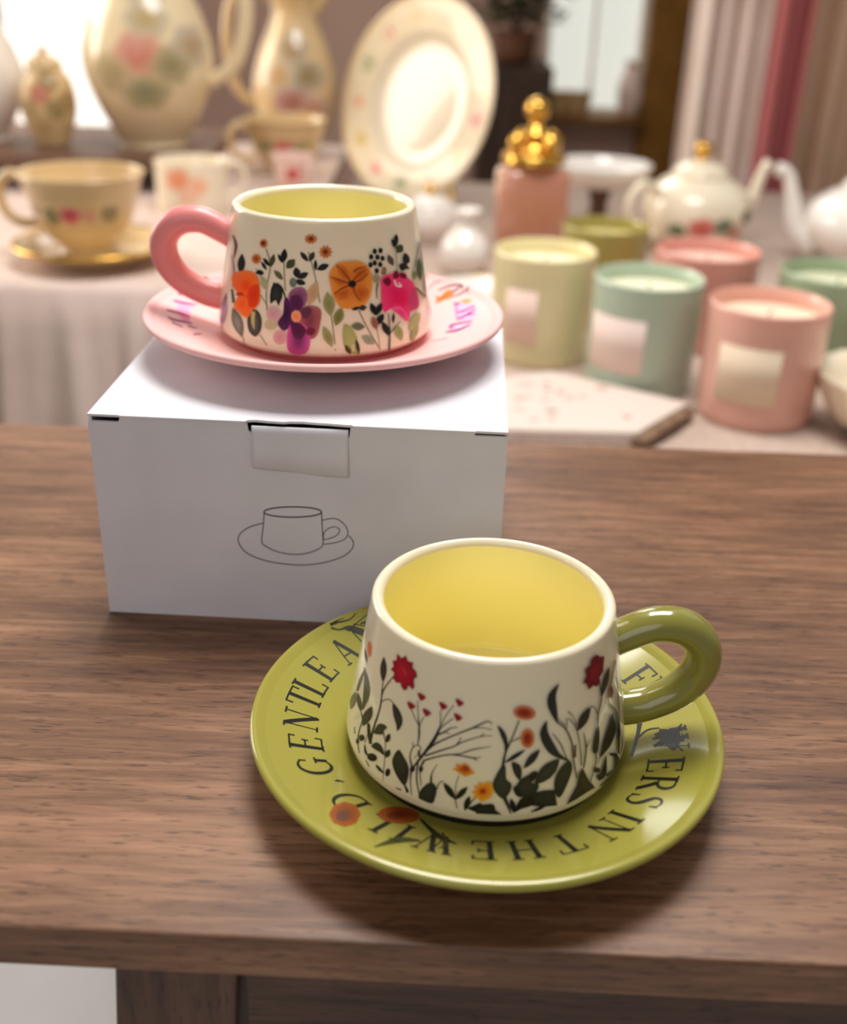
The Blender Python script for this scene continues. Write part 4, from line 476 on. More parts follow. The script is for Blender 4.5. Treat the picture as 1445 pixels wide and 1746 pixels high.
ART['saucer_b'] = [
(1,252,176,208,252,178,206,-804,6465,-955,6991,-1071,6848,-1162,6566,-1179,6334,-1054,6211,-835,6143,-643,6136,-506,6192,-408,6300,-406,6433,-557,6636,-782,6877),
(1,252,176,208,250,166,204,-42,6197,-451,6643,-631,6582,-748,6415,-718,6234,-403,6049,127,5897,558,5864,725,5939,729,6068,594,6193,267,6341,-148,6528),
(0,146,58,126,146,58,126,-1346,7130,-1433,7185,-1394,7031,-1498,7096,-1464,6889,-1591,6970,-1540,6756,-1674,6842,-1621,6636,-1740,6713,-1709,6526,-1797,6583,-1774,6451,-1838,6493),
(0,146,58,126,146,58,126,-737,6946,-839,6984,-749,6837,-872,6883,-772,6681,-920,6738,-825,6525,-982,6591,-936,6374,-1071,6437,-1078,6229,-1176,6278,-1182,6129,-1254,6166),
(0,146,58,126,146,58,126,278,6873,160,6892,258,6767,115,6789,230,6614,55,6640,205,6451,12,6476,189,6267,18,6284,176,6069,47,6080,169,5929,71,5937),
(0,146,58,126,146,58,126,888,6732,768,6706,943,6701,807,6672,1026,6650,859,6624,1076,6565,887,6549,1063,6433,866,6424,1014,6271,820,6265,965,6116,779,6111,922,5968,760,5963,882,5826,748,5822,853,5727,742,5723),
(0,146,58,126,146,58,126,1381,6576,1236,6547,1445,6454,1306,6425,1535,6288,1411,6259,1605,6169,1493,6141),
(0,146,58,126,146,58,126,1308,5916,1144,5894,1310,5814,1160,5793,1317,5674,1183,5655,1324,5572,1200,5554),
(0,146,58,126,146,58,126,2355,5882,2170,5832,2236,5753,2067,5712,2071,5580,1921,5550,1948,5459,1814,5436),
(0,70,54,54,70,54,54,-3216,7650,-3412,7650,-3185,7650,-3386,7650,-2977,7543,-3347,7650,-3014,7449,-3131,7548,-3068,7341,-3160,7418,-3125,7218,-3189,7275,-3156,7114,-3197,7152),
(0,206,150,168,206,150,168,-3356,7369,-3381,7396,-3423,7272,-3450,7301,-3496,7102,-3536,7151,-3549,6976,-3594,7030),
(0,206,150,168,206,150,168,-3197,6780,-3242,6838,-3248,6738,-3289,6791,-3318,6679,-3357,6729,-3369,6636,-3406,6683),
(1,252,176,208,250,186,222,16946,6311,17993,6324,17865,6538,17511,6741,17148,6845,16767,6777,16327,6631,16025,6480,15980,6261,16131,5989,16450,5817,17033,5849,17674,6069),
(1,252,176,208,250,196,220,15645,5906,16117,5406,16092,5676,15956,6062,15812,6342,15653,6435,15465,6429,15327,6344,15257,6129,15240,5825,15318,5577,15574,5419,15914,5344),
(1,252,132,60,250,106,30,18907,6344,19283,6288,19225,6287,19101,6267,19021,6310,19054,6484,19130,6725,19159,6907,19116,6991,19031,7016,18937,6991,18814,6897,18674,6754,18579,6611,18574,6469,18625,6324,18668,6191,18675,6076,18671,5972,18685,5900,18728,5861,18788,5854,18840,5870,18871,5924,18896,6004,18947,6081,19066,6155,19208,6229),
(1,250,176,120,238,146,80,17821,6757,17979,6560,18019,6607,18027,6677,18012,6757,17972,6870,17910,6995,17841,7060,17750,7022,17646,6926,17580,6831,17576,6742,17617,6651,17680,6584,17776,6550,17893,6542),
(0,96,84,92,96,84,92,19405,6656,19492,6727,19371,6783,19464,6861,19323,6963,19423,7051,19264,7129,19369,7230,19180,7263,19267,7349,19063,7364,19149,7449,18977,7451,19069,7532,18943,7515,19256,7650,19142,7650,19281,7650,19194,7650,19322,7650,19263,7650,19390,7650,19341,7650,19467,7650,19392,7650,19524,7650),
(0,96,84,92,96,84,92,18765,6814,18911,6887,18782,6913,18923,6985,18806,7054,18939,7123,18834,7198,18956,7259,18853,7321,18952,7363,18864,7430,18950,7468,18874,7508,18948,7541),
(0,96,84,92,96,84,92,18567,6570,18638,6616,18530,6660,18609,6711,18477,6788,18576,6850,18444,6926,18554,6989,18438,7062,18555,7124,18449,7205,18566,7261,18454,7325,18565,7361,18487,7433,18593,7450,18526,7517,18639,7547,18741,7650,18926,7650,18706,7650,18893,7650,18616,7650,18806,7650,18545,7650,18742,7650),
(0,96,84,92,96,84,92,19002,7515,19142,7650,18919,7444,18856,7495,18800,7347,18753,7385,18712,7279,18677,7308),
(0,96,84,92,96,84,92,18850,7650,18819,7650,18945,7650,18918,7650,19074,7650,19054,7650,19165,7650,19150,7650),
(0,96,84,92,96,84,92,18440,7318,18413,7363,18379,7285,18358,7326,18295,7241,18280,7275,18226,7203,18218,7236),
(0,96,84,92,96,84,92,18634,7650,18735,7650,18522,7650,18634,7650,18369,7650,18505,7650,18287,7650,18462,7650,18476,7650,18463,7650,18661,7650,18615,7650,18813,7650,18717,7650,18869,7650,18741,7650,18861,7650,18757,7650,18850,7650,18764,7650),
(0,160,120,140,160,120,140,20489,7271,20548,7328,20460,7335,20532,7405,20418,7422,20511,7512,20389,7484,20665,7650),
(0,160,120,140,160,120,140,19851,6543,19886,6561,19873,6670,19917,6693,19898,6845,19957,6885,19904,7009,19971,7067,19878,7162,19935,7221,19824,7295,19865,7336,19778,7377,19813,7413),
(0,140,44,124,140,44,124,18011,6267,18124,6336,17957,6326,18062,6389,17886,6410,17976,6463,17835,6471,17916,6518),
(0,140,44,124,140,44,124,17733,6154,17863,6194,17747,6231,17863,6267,17762,6334,17863,6368,17775,6411,17864,6441),
(0,140,44,124,140,44,124,17400,6042,17538,6076,17407,6087,17534,6120,17419,6152,17528,6179,17429,6198,17524,6223),
(0,140,44,124,140,44,124,17098,5934,17243,5972,17057,6026,17219,6068,17002,6161,17185,6205,16979,6315,17167,6353,17020,6503,17180,6532,17086,6705,17204,6727,17131,6849,17222,6867),
(0,140,44,124,140,44,124,16327,5810,16495,5810,16372,5932,16553,5934,16433,6106,16633,6111,16511,6281,16709,6286,16623,6454,16787,6458,16743,6626,16866,6632,16824,6749,16917,6754),
(0,140,44,124,140,44,124,16499,6262,16652,6287,16470,6355,16609,6378,16431,6483,16550,6502,16404,6576,16510,6593),
(0,140,44,124,140,44,124,16704,5834,16863,5858,16704,5866,16848,5888,16706,5910,16833,5929,16708,5942,16822,5959),
(0,140,44,124,140,44,124,15863,5433,16053,5416,15871,5467,16087,5451,15881,5522,16125,5515,15865,5637,16112,5638,15804,5878,16013,5878,15721,6181,15880,6179,15668,6399,15789,6397),
(0,140,44,124,140,44,124,15169,5298,15392,5271,15094,5447,15337,5414,14998,5662,15271,5615,14979,5865,15255,5807,15092,6039,15322,5987,15257,6204,15425,6168,15370,6322,15495,6297),
(0,140,44,124,140,44,124,15658,5389,15857,5385,15632,5460,15812,5454,15595,5557,15751,5551,15570,5627,15708,5621),
(0,226,150,160,226,150,160,14275,4876,14358,4850,14250,5019,14343,4988,14221,5218,14328,5181,14213,5383,14325,5342,14245,5481,14342,5444,14297,5544,14372,5516,14335,5586,14392,5564),
]
ART['box'] = [
(0,66,62,66,66,62,66,8668,4984,8712,4955,8652,4956,8691,4919,8621,4922,8648,4873,8558,4889,8575,4835,8469,4856,8481,4799,8357,4824,8365,4766,8225,4794,8231,4736,8076,4768,8080,4710,7915,4746,7917,4687,7745,4729,7746,4670,7571,4717,7570,4658,7398,4711,7394,4652,7228,4710,7223,4651,7067,4715,7061,4656,6919,4725,6910,4666,6788,4741,6776,4682,6676,4761,6661,4703,6588,4785,6568,4729,6526,4812,6498,4759,6493,4838,6452,4797,6486,4853,6433,4850,6494,4869,6456,4906,6529,4898,6505,4949,6593,4932,6578,4986,6683,4966,6672,5022,6796,4997,6789,5055,6928,5027,6924,5085,7077,5053,7074,5111,7238,5074,7237,5133,7408,5091,7408,5150,7581,5103,7582,5162,7754,5109,7757,5168,7923,5110,7927,5169,8083,5105,8089,5164,8230,5095,8238,5154,8361,5080,8371,5138,8472,5059,8486,5117,8561,5035,8579,5091,8622,5009,8650,5061,8653,4978,8693,5019,8667,4952,8712,4986),
(0,66,62,66,66,62,66,6453,4853,6490,4852,6438,4684,6475,4684,6416,4446,6454,4445,6395,4232,6432,4230,6373,4077,6410,4073,6350,3946,6388,3942,6332,3830,6370,3826,6318,3725,6356,3723,6308,3634,6346,3636,6310,3555,6348,3562,6317,3494,6354,3509,6340,3442,6369,3473,6407,3383,6430,3420,6538,3298,6558,3337,6714,3202,6732,3242,6905,3124,6918,3166,7106,3075,7115,3118,7320,3045,7326,3089,7529,3035,7532,3078,7732,3046,7731,3090,7929,3078,7925,3120,8110,3122,8102,3164,8272,3181,8261,3221,8417,3253,8403,3291,8535,3323,8518,3360,8621,3383,8600,3417,8682,3443,8654,3471,8724,3519,8690,3534,8745,3602,8707,3605,8746,3694,8708,3690,8742,3824,8704,3820,8735,4026,8697,4022,8723,4268,8686,4263,8714,4486,8676,4482,8710,4671,8673,4668,8709,4833,8671,4830,8708,4944,8671,4942),
(0,66,62,66,66,62,66,8712,4598,8705,4636,8842,4637,8835,4675,9024,4687,9020,4726,9188,4701,9193,4741,9317,4658,9332,4695,9433,4580,9455,4613,9528,4489,9554,4517,9601,4387,9631,4410,9652,4273,9685,4289,9676,4164,9711,4171,9672,4064,9707,4059,9643,3969,9674,3951,9586,3884,9610,3855,9496,3812,9512,3777,9376,3749,9387,3712,9238,3696,9246,3657,9066,3650,9071,3610,8876,3613,8880,3574,8741,3589,8745,3549),
(0,66,62,66,66,62,66,8764,3826,8729,3821,8761,3889,8726,3885,8760,3976,8725,3978,8777,4057,8745,4071,8823,4134,8796,4158,8888,4210,8866,4240,8960,4270,8944,4304,9042,4309,9032,4346,9131,4331,9128,4371,9208,4334,9215,4373,9275,4312,9291,4348,9331,4270,9356,4300,9358,4225,9393,4235,9351,4167,9385,4156,9317,4094,9347,4073,9268,4027,9292,3998,9205,3973,9222,3940,9125,3927,9138,3891,9037,3885,9048,3848,8933,3846,8941,3808,8821,3813,8828,3774,8742,3789,8749,3751),
(0,66,62,66,66,62,66,6391,4382,6398,4341,6270,4346,6277,4305,6097,4291,6106,4251,5933,4225,5945,4186,5795,4147,5811,4110,5667,4057,5687,4023,5560,3961,5584,3931,5478,3862,5507,3837,5417,3755,5451,3740,5385,3644,5422,3642,5385,3529,5423,3539,5415,3412,5450,3431,5467,3298,5500,3323,5534,3185,5565,3214,5625,3073,5652,3107,5758,2968,5779,3006,5947,2868,5964,2909,6176,2776,6190,2818,6412,2701,6424,2744,6645,2649,6655,2692,6885,2614,6893,2658,7132,2590,7138,2634,7389,2573,7393,2617,7652,2567,7654,2611,7916,2578,7916,2622,8180,2608,8178,2652,8444,2655,8439,2698,8701,2718,8694,2761,8960,2803,8951,2844,9212,2903,9201,2944,9424,3005,9410,3044,9581,3103,9562,3140,9698,3203,9674,3236,9789,3301,9761,3329,9857,3399,9826,3421,9900,3497,9865,3511,9924,3589,9887,3595,9929,3674,9892,3670,9915,3754,9879,3739,9887,3829,9854,3806,9837,3905,9807,3877,9774,3976,9747,3945,9730,4025,9703,3994),
]
# ------------------------------------------------------------------ materials
M_WOOD = wood('walnut_wood', (64, 40, 28), (118, 82, 58), (164, 122, 92), .40)
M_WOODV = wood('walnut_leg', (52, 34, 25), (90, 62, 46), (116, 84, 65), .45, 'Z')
M_CREAM = mat('cream_glaze', (242, 230, 200), .22, .5, sss=.15)
M_YELL = mat('yellow_glaze', (255, 244, 172), .22, .35)
M_YELL2 = mat('pale_yellow_glaze', (244, 234, 168), .25, .35)
M_OLIVE = mat('olive_glaze', (159, 152, 66), .14, .12)
M_OLIVED = mat('dark_olive_glaze', (138, 134, 58), .16, .7)
M_PINK = mat('pink_glaze', (247, 192, 188), .5, 0, spec=.25, sss=.1)
M_PINKH = mat('pink_handle_glaze', (236, 140, 138), .38, .2, sss=.1)
M_FOOT = mat('dark_foot', (40, 34, 28), .8); M_INK = ink('printed_colours', .3, .12); M_BINK = ink('box_print', .8, 0)  # M_FOOT: foot ring darker than the rest of the front cup
M_CARD = noise_tint(mat('white_card', (226, 224, 230), .75), (218, 216, 222), 30)
M_CARDIN = mat('card_inside', (92, 84, 80), .9)
M_FLOOR = noise_tint(mat('pale_floor', (226, 225, 222), .6), (214, 213, 210), 5)
M_WALL = noise_tint(mat('rose_beige_wall', (196, 164, 148), .9), (184, 150, 136), 3)
M_LINEN = noise_tint(mat('linen_cloth', (198, 177, 163), .95), (182, 160, 147), 160, bump=.2)
M_PORC = mat('ivory_porcelain', (240, 226, 200), .2, .6)
M_PORCW = mat('white_porcelain', (246, 240, 232), .2, .6)
M_TAN = mat('tan_porcelain', (218, 188, 138), .25, .5)
M_GOLD = mat('gold_metal', (226, 178, 84), .22, metal=1)
M_GILT = noise_tint(mat('gilt_wood', (150, 108, 44), .4, metal=.3), (112, 76, 26), 12)
M_BROWN = wood('brown_wood', (70, 48, 36), (112, 82, 64), (140, 106, 84), .55)
M_DARKW = wood('dark_cabinet_wood', (34, 22, 16), (58, 40, 30), (78, 56, 42), .5, 'Z')
M_GINK = ink('painted_flowers', .25, .5)

# ------------------------------------------------------------------ setting
FZ = -.75
struct(MB().box(-4, 4, -2.5, 2.9, FZ-.05, FZ).build('floor', M_FLOOR))
WY = 2.75
w = MB()
W1 = (-1.45, -.60, -.30, .95); W2 = (.245, .475, -.068, .95)
for x0, x1, z0, z1 in [(-4, W1[0], FZ, 2), (W1[0], W1[1], FZ, W1[2]), (W1[0], W1[1], W1[3], 2), (W1[1], W2[0], FZ, 2), (W2[0], W2[1], FZ, W2[2]), (W2[0], W2[1], W2[3], 2), (W2[1], 4, FZ, 2)]:
    w.box(x0, x1, WY, WY+.12, z0, z1)
struct(w.build('wall_back', M_WALL))
M_FRAME = mat('white_window_frame', (236, 230, 222), .5)
def pane_mat(name, c, e, s):
    m = mat(name, c, .3, emit=e, es=s); return m
P1 = noise_tint(pane_mat('bright_day_window', (240, 238, 236), (255, 246, 236), 1.25), (250, 250, 250), 2)
P2 = pane_mat('pale_day_window', (120, 124, 122), (240, 240, 228), .74)
for i, (R, pm, fm, t) in enumerate([(W1, P1, M_FRAME, .035), (W2, P2, M_FRAME, .012)]):
    x0, x1, z0, z1 = R; b = MB(); y0, y1 = WY-.01, WY+.06
    b.box(x0, x0+t, y0, y1, z0, z1).box(x1-t, x1, y0, y1, z0, z1).box(x0+t, x1-t, y0, y1, z0, z0+t).box(x0+t, x1-t, y0, y1, z1-t, z1)
    b.box((x0+x1)/2-t/3, (x0+x1)/2+t/3, y0+.02, y1, z0+t, z1-t)
    wn = struct(b.build('window_%d' % (i+1), fm)); 
    struct(MB().box(x0+t, x1-t, WY+.03, WY+.04, z0+t, z1-t).build('window_pane', pm, wn))
struct(MB().box(.475, .56, WY-.05, WY, FZ, 1.2).build('trim_1', M_GILT))
struct(MB().box(-4, 4, WY-.02, WY, FZ, FZ+.1).build('baseboard_back', M_FRAME))

# ------------------------------------------------------------------ wooden side table in front
tb = thing('side_table', 'walnut wood side table carrying the white box and the green saucer', 'table', (0, 0, FZ))
Z0 = -FZ
def slab(x0, x1, z0, z1, yf, yb):      # front and back edges run very slightly out of square with the room
    yfl = lambda x: yf-.0205*x; ybl = lambda x: yb-.0105*x
    v = [(x0, yfl(x0), z0), (x1, yfl(x1), z0), (x1, ybl(x1), z0), (x0, ybl(x0), z0), (x0, yfl(x0), z1), (x1, yfl(x1), z1), (x1, ybl(x1), z1), (x0, ybl(x0), z1)]
    return MB().add(v, [(3, 2, 1, 0), (4, 5, 6, 7), (0, 1, 5, 4), (1, 2, 6, 5), (2, 3, 7, 6), (3, 0, 4, 7)], 0, smooth=False)
slab(-.42, .62, Z0-.0155, Z0, .2125, .566).build('tabletop', M_WOOD, tb, bevel=.0011)
def leg(x0, x1, y0, y1, dx):
    v = [(x0, y0, Z0-.0155), (x1, y0, Z0-.0155), (x1, y1, Z0-.0155), (x0, y1, Z0-.0155)]+[(x0+dx, y0, 0), (x1+dx*.8, y0, 0), (x1+dx*.8, y1, 0), (x0+dx, y1, 0)]
    return MB().add(v, [(0, 1, 2, 3), (7, 6, 5, 4), (4, 5, 1, 0), (5, 6, 2, 1), (6, 7, 3, 2), (7, 4, 0, 3)], 0, smooth=False)
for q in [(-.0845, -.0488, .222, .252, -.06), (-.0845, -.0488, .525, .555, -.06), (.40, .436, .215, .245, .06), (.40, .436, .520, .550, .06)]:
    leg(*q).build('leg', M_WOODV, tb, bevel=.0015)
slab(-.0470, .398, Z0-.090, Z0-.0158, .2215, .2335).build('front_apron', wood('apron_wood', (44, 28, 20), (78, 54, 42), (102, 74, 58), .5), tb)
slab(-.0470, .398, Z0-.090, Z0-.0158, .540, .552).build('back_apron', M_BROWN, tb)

# ------------------------------------------------------------------ white gift box
BX, BYAW, BW, BD, BH = (-.1258, .3759), -.0317, .1560, .130, .0858
bx = thing('gift_box', 'white cardboard gift box printed with a cup outline, under the pink saucer', 'box', (BX[0], BX[1], 0), BYAW)
T = .0012
b = MB()
# front wall: outline with a cut-away slot for the tab and nicks at the corners
top = [(0, BH-.0028), (.0115, BH-.0028), (.0122, BH-.0010), (.0595, BH-.0010), (.0600, BH-.0040), (.0612, BH-.0050), (.0975, BH-.0050), (.0980, BH-.0010), (BW-.0125, BH-.0010), (BW-.0120, BH-.0018), (BW, BH-.0018)]
ol = [(0, 0), (BW, 0)] + top[::-1]; n = len(ol)
v = [(x, 0, z) for x, z in ol]+[(x, T, z) for x, z in ol]
# build as quads between bottom edge and top outline
xs = [p[0] for p in top]; vv = []; ff = []
for x, z in top: vv += [(x, 0, 0), (x, 0, z), (x, T, z), (x, T, 0)]
for i in range(len(top)-1):
    a, c = 4*i, 4*i+4; ff += [(a, c, c+1, a+1), (a+1, c+1, c+2, a+2), (a+2, c+2, c+3, a+3)]
ff += [(0, 1, 2, 3), (4*len(top)-1, 4*len(top)-2, 4*len(top)-3, 4*len(top)-4)]
b.add(vv, ff, 0, smooth=False)
b.box(0, T, T, BD, 0, BH-.0016).box(BW-T, BW, T+.0006, BD, 0, BH-.0016).box(T, BW-T, BD-T, BD, 0, BH-.0009).box(T, BW-T, T, BD-T, 0, T, 1)
draw_art(b, lambda u, v, off: (u, -off, v), ART['box'], 1e5, 1e5, 2)
b.build('box_body', [M_CARD, M_CARDIN, M_BINK], bx)
# lid panel with a ragged front edge over the tab
edge = [(0, .0002), (.0118, .0002), (.0121, -.0004), (.0590, -.0004), (.0600, .0010), (.0625, .0016), (.0680, .0009), (.0730, .0006), (.0755, .0014), (.0800, .0018), (.0850, .0013), (.0900, .0010), (.0960, .0004), (.0985, .0004), (.0990, -.0004), (BW-.012, -.0004), (BW-.0118, .0002), (BW, .0002)]
vv = []; ff = []
for x, y in edge: vv += [(x, y, BH-.0009), (x, y, BH), (x, BD, BH), (x, BD, BH-.0009)]
for i in range(len(edge)-1):
    a, c = 4*i, 4*i+4; ff += [(a, c, c+1, a+1), (a+1, c+1, c+2, a+2), (a+2, c+2, c+3, a+3), (a+3, c+3, c, a)]
ff += [(0, 1, 2, 3), (4*len(edge)-1, 4*len(edge)-2, 4*len(edge)-3, 4*len(edge)-4)]
MB().add(vv, ff, 0, smooth=False).build('lid', M_CARD, bx)
# tucked tab: a thin curved tongue lying on the front wall
vv = []; ff = []; nx = 24
for i in range(nx+1):
    t = i/nx; x = lerp(.0612, .0972, t); zb = BH-.0185-.0008*math.sin(t*PI)-.0022*(1/(1+math.exp(-(t-.5)*10)))
    y = -.0006-.0004*math.sin(t*PI*2+1)
    for z, yy in ((BH-.0018, .0002), (BH-.0048, -.0003), (lerp(BH, zb, .6), y*.9), (zb+.0006, y*1.5)): vv.append((x, yy-.0002, z))
    vv.append((x, yy+.0006, zb)); vv.append((x, yy+.0008, zb+.001))
for i in range(nx):
    for j in range(5): a = 6*i+j; ff.append((a, a+6, a+7, a+1))
tab = MB().add(vv, ff, 0).build('tab', M_CARD, bx)
sm = tab.modifiers.new('thick', 'SOLIDIFY'); sm.thickness = .0004; sm.offset = 1

# ------------------------------------------------------------------ cups and saucers
CUP_Z = [.0030, .0034, .0050, .0078, .0115, .0510, .0548]; CUP_R = [.0380, .0440, .0456, .0461, .0455, .0388, .0382]
SAU_R = [0, .044, .048, .0725, .0755, .0775]; SAU_Z = [.0065, .0065, .0080, .0162, .0178, .0168]
WELL = .0066
def cup_surf(u, v, off): r = interp(v, CUP_Z, CUP_R)+off; return (r*math.cos(u), r*math.sin(u), v)
def sau_surf(u, r, off): return (r*math.cos(u), r*math.sin(u), interp(r, SAU_R, SAU_Z)+off)
def dense(prof, k=4):
    o = []
    for (a, b2), (c, d) in zip(prof, prof[1:]): o += [(lerp(a, c, i/k), lerp(b2, d, i/k)) for i in range(k)]
    return o+[prof[-1]]
HANDLE = [(.0378, .0465), (.0430, .0492), (.0520, .0532), (.0615, .0522), (.0678, .0458), (.0682, .0370), (.0628, .0285), (.0545, .0232), (.0475, .0210), (.0425, .0205)]
def make_cup(name, label, loc, rz, art, inner, hm, camdir, fr, fm):
    t = thing(name, label, 'cup', loc, rz)
    mb = MB()
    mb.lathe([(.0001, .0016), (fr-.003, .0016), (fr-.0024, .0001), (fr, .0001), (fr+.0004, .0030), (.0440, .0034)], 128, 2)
    mb.lathe(dense(list(zip(CUP_R, CUP_Z))[1:]), 192, 0)
    for hr, hz, hs in ((.0385, .0405, .0072), (.0440, .0142, .0066)):      # flared roots of the handle
        mb.lathe(sprof([(.0001, hs*.62), (hs*.5, hs*.55), (hs*.85, hs*.2), (hs, -hs*.3), (hs*.8, -hs*.6)], 4), 24, 0)
        n0 = len(mb.v)-24*17; mb.v[n0:] = [(hr+z*.55, x, hz+y*1.05) for x, y, z in mb.v[n0:]]
    mb.lathe(sprof([(.0382, .0548), (.0379, .0557), (.0371, .0563), (.0362, .0565), (.0353, .0561), (.0346, .0553), (.0343, .0543)], 4), 128, 0)
    draw_art(mb, cup_surf, ART[art], 5000, 1e5, 1)
    # the same flowers go round the far side
    def keep(P):
        u = sum(p[0] for p in P)/len(P); d = (u-camdir+PI) % (2*PI)-PI; d2 = (u+PI) % (2*PI)-PI
        return abs(d) < 1.15 and abs(((u+PI+PI) % (2*PI))-PI) > .25
    draw_art(mb, cup_surf, ART[art], 5000, 1e5, 1, PI, keep)
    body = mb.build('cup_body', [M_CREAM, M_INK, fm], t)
    MB().lathe(sprof([(.0343, .0543), (.0352, .0450), (.0385, .0280), (.0405, .0140), (.0385, .0085), (.0300, .0064), (.0150, .0060), (.0001, .0060)], 5), 128).build('inner_glaze', inner, t)
    h = MB().tube([(r, 0, z-.0062) for r, z in HANDLE], [.0056, .0054, .0055, .0058, .0058, .0058, .0056, .0054, .0056, .0060], 24, 0, 6, 1.15)
    h.build('handle', hm, t); return t
def glyph_strokes():
    T, t = .17, .055
    def ser(x, y, w=.17): return ([(x-w, y), (x+w, y)], t*1.1)
    def stem(x): return [([(x, 0), (x, 1)], T), ser(x, .02), ser(x, .98)]
    def vs(x, y0, y1): return ([(x, y0), (x, y1)], .07)
    a = lambda cx, cy, rx, ry, a0, a1, n=14: [(cx+rx*math.cos(math.radians(lerp(a0, a1, i/n))), cy+ry*math.sin(math.radians(lerp(a0, a1, i/n)))) for i in range(n+1)]
    E = stem(.2)+[([(.2, .97), (.72, .97)], t), vs(.70, .80, .99), ([(.2, .52), (.55, .52)], t), vs(.55, .42, .62), ([(.2, .03), (.76, .03)], t), vs(.75, .01, .22)]
    G = {}
    G['I'] = (.4, stem(.2)); G['E'] = (.85, E); G['L'] = (.8, stem(.2)+[([(.2, .03), (.74, .03)], t), vs(.73, .01, .24)])
    G['F'] = (.78, stem(.2)+[([(.2, .97), (.72, .97)], t), vs(.70, .78, .99), ([(.2, .50), (.55, .50)], t), vs(.55, .40, .60)])
    G['T'] = (.86, [([(.43, 0), (.43, 1)], T), ser(.43, .02), ([(.04, .97), (.82, .97)], t), vs(.05, .76, .99), vs(.81, .76, .99)])
    G['H'] = (1.0, stem(.2)+stem(.8)+[([(.2, .51), (.8, .51)], t)])
    G['N'] = (1.0, [([(.18, 0), (.18, 1)], t), ser(.18, .02, .15), ser(.12, .98, .10), ([(.18, .97), (.84, .03)], T), ([(.84, 0), (.84, 1)], t), ser(.84, .98, .15)])
    G['A'] = (.95, [([(.46, .99), (.14, .02)], t), ([(.46, .99), (.80, .02)], T), ser(.13, .02, .13), ser(.80, .02, .15), ([(.25, .34), (.68, .34)], t)])
    G['G'] = (.95, [(a(.48, .5, .40, .48, 50, 180), (.05, .17)), (a(.48, .5, .40, .48, 180, 320), (.17, .05)), vs(.74, .70, .92), ([(.78, .08), (.78, .42)], T*.9), ser(.78, .43, .16)])
    G['R'] = (.92, stem(.2)+[([(.2, .97), (.45, .97)], t), (a(.45, .735, .25, .235, 90, -90), (.06, .16, .06)), ([(.45, .50), (.2, .50)], t), ([(.42, .50), (.82, .02)], T), ser(.86, .02, .08)])
    G['S'] = (.66, [([(.56, .80), (.48, .94), (.32, .98), (.15, .90), (.12, .72), (.30, .56), (.48, .42), (.56, .24), (.46, .06), (.28, .02), (.12, .08), (.07, .22)], (.05, .07, .16, .16, .07, .05)), vs(.57, .74, .98), vs(.06, .03, .28)])
    G['W'] = (1.2, [([(.15, .98), (.40, .02)], T), ([(.40, .02), (.60, .90)], t), ([(.55, .98), (.82, .02)], T), ([(.82, .02), (1.05, .98)], t), ser(.15, .98, .14), ser(.57, .98, .14), ser(1.05, .98, .12)])
    G['D'] = (.98, stem(.2)+[([(.2, .97), (.45, .97)], t), (a(.45, .5, .43, .47, 90, -90), (.06, .17, .06)), ([(.45, .03), (.2, .03)], t)])
    G['O'] = (1.0, [(a(.5, .5, .40, .48, 90, 270), (.05, .17, .05)), (a(.5, .5, .40, .48, -90, 90), (.05, .17, .05))])
    G[','] = (.25, [([(.15, 1.05), (.20, 1.0), (.10, .85)], (.14, .05))])
    return G
LETTERS = [('G', -156.6, .0592), ('E', -168.0, .0598), ('N', -178.6, .0612), ('T', 171.0, .0622), ('L', 163.6, .0626), ('E', 154.4, .0634), ('A', 142.0, .0634), ('N', 131.5, .0650), ('D', 121, .0640),
    ('F', 27.3, .0632), ('L', 20.0, .0632), ('W', -5.0, .0612), ('E', -17.4, .0598), ('R', -26.6, .0594), ('S', -35.9, .0588), ('I', -45.5, .0584), ('N', -53.4, .0588),
    ('T', -67.6, .0578), ('H', -80.4, .0572), ('E', -92.6, .0572), ('W', -106.5, .0572), ('I', -116.6, .0574), ('L', -125.0, .0578), ('D', -137.5, .0575), (',', -148.0, .0490)]
LETTER_H = .0112
def letter(mb, g, deg, r, mi, ink_c):
    wd, strokes = g
    for pts, ww in strokes:
        P = [Vector((a, b2, 0)) for a, b2 in pts]
        if len(P) == 2: P = [P[0].lerp(P[1], i/5) for i in range(6)]
        else: P = crv(P, 3)
        N = len(P); ww = ww if isinstance(ww, tuple) else (ww, ww); L = []; R = []
        for i in range(N):
            t = i/(N-1)*(len(ww)-1); j = min(int(t), len(ww)-2); wd2 = lerp(ww[j], ww[j+1], t-j)/2
            d = (P[min(i+1, N-1)]-P[max(i-1, 0)]).normalized(); nn = Vector((-d.y, d.x, 0))*wd2
            for Q, s in ((L, 1), (R, -1)):
                q = P[i]+nn*s; Q.append((math.radians(deg)-(q.x-wd/2)*LETTER_H*.86/r, r+(q.y-.5)*LETTER_H))
        mark_strip(mb, sau_surf, L, R, ink_c, mi)
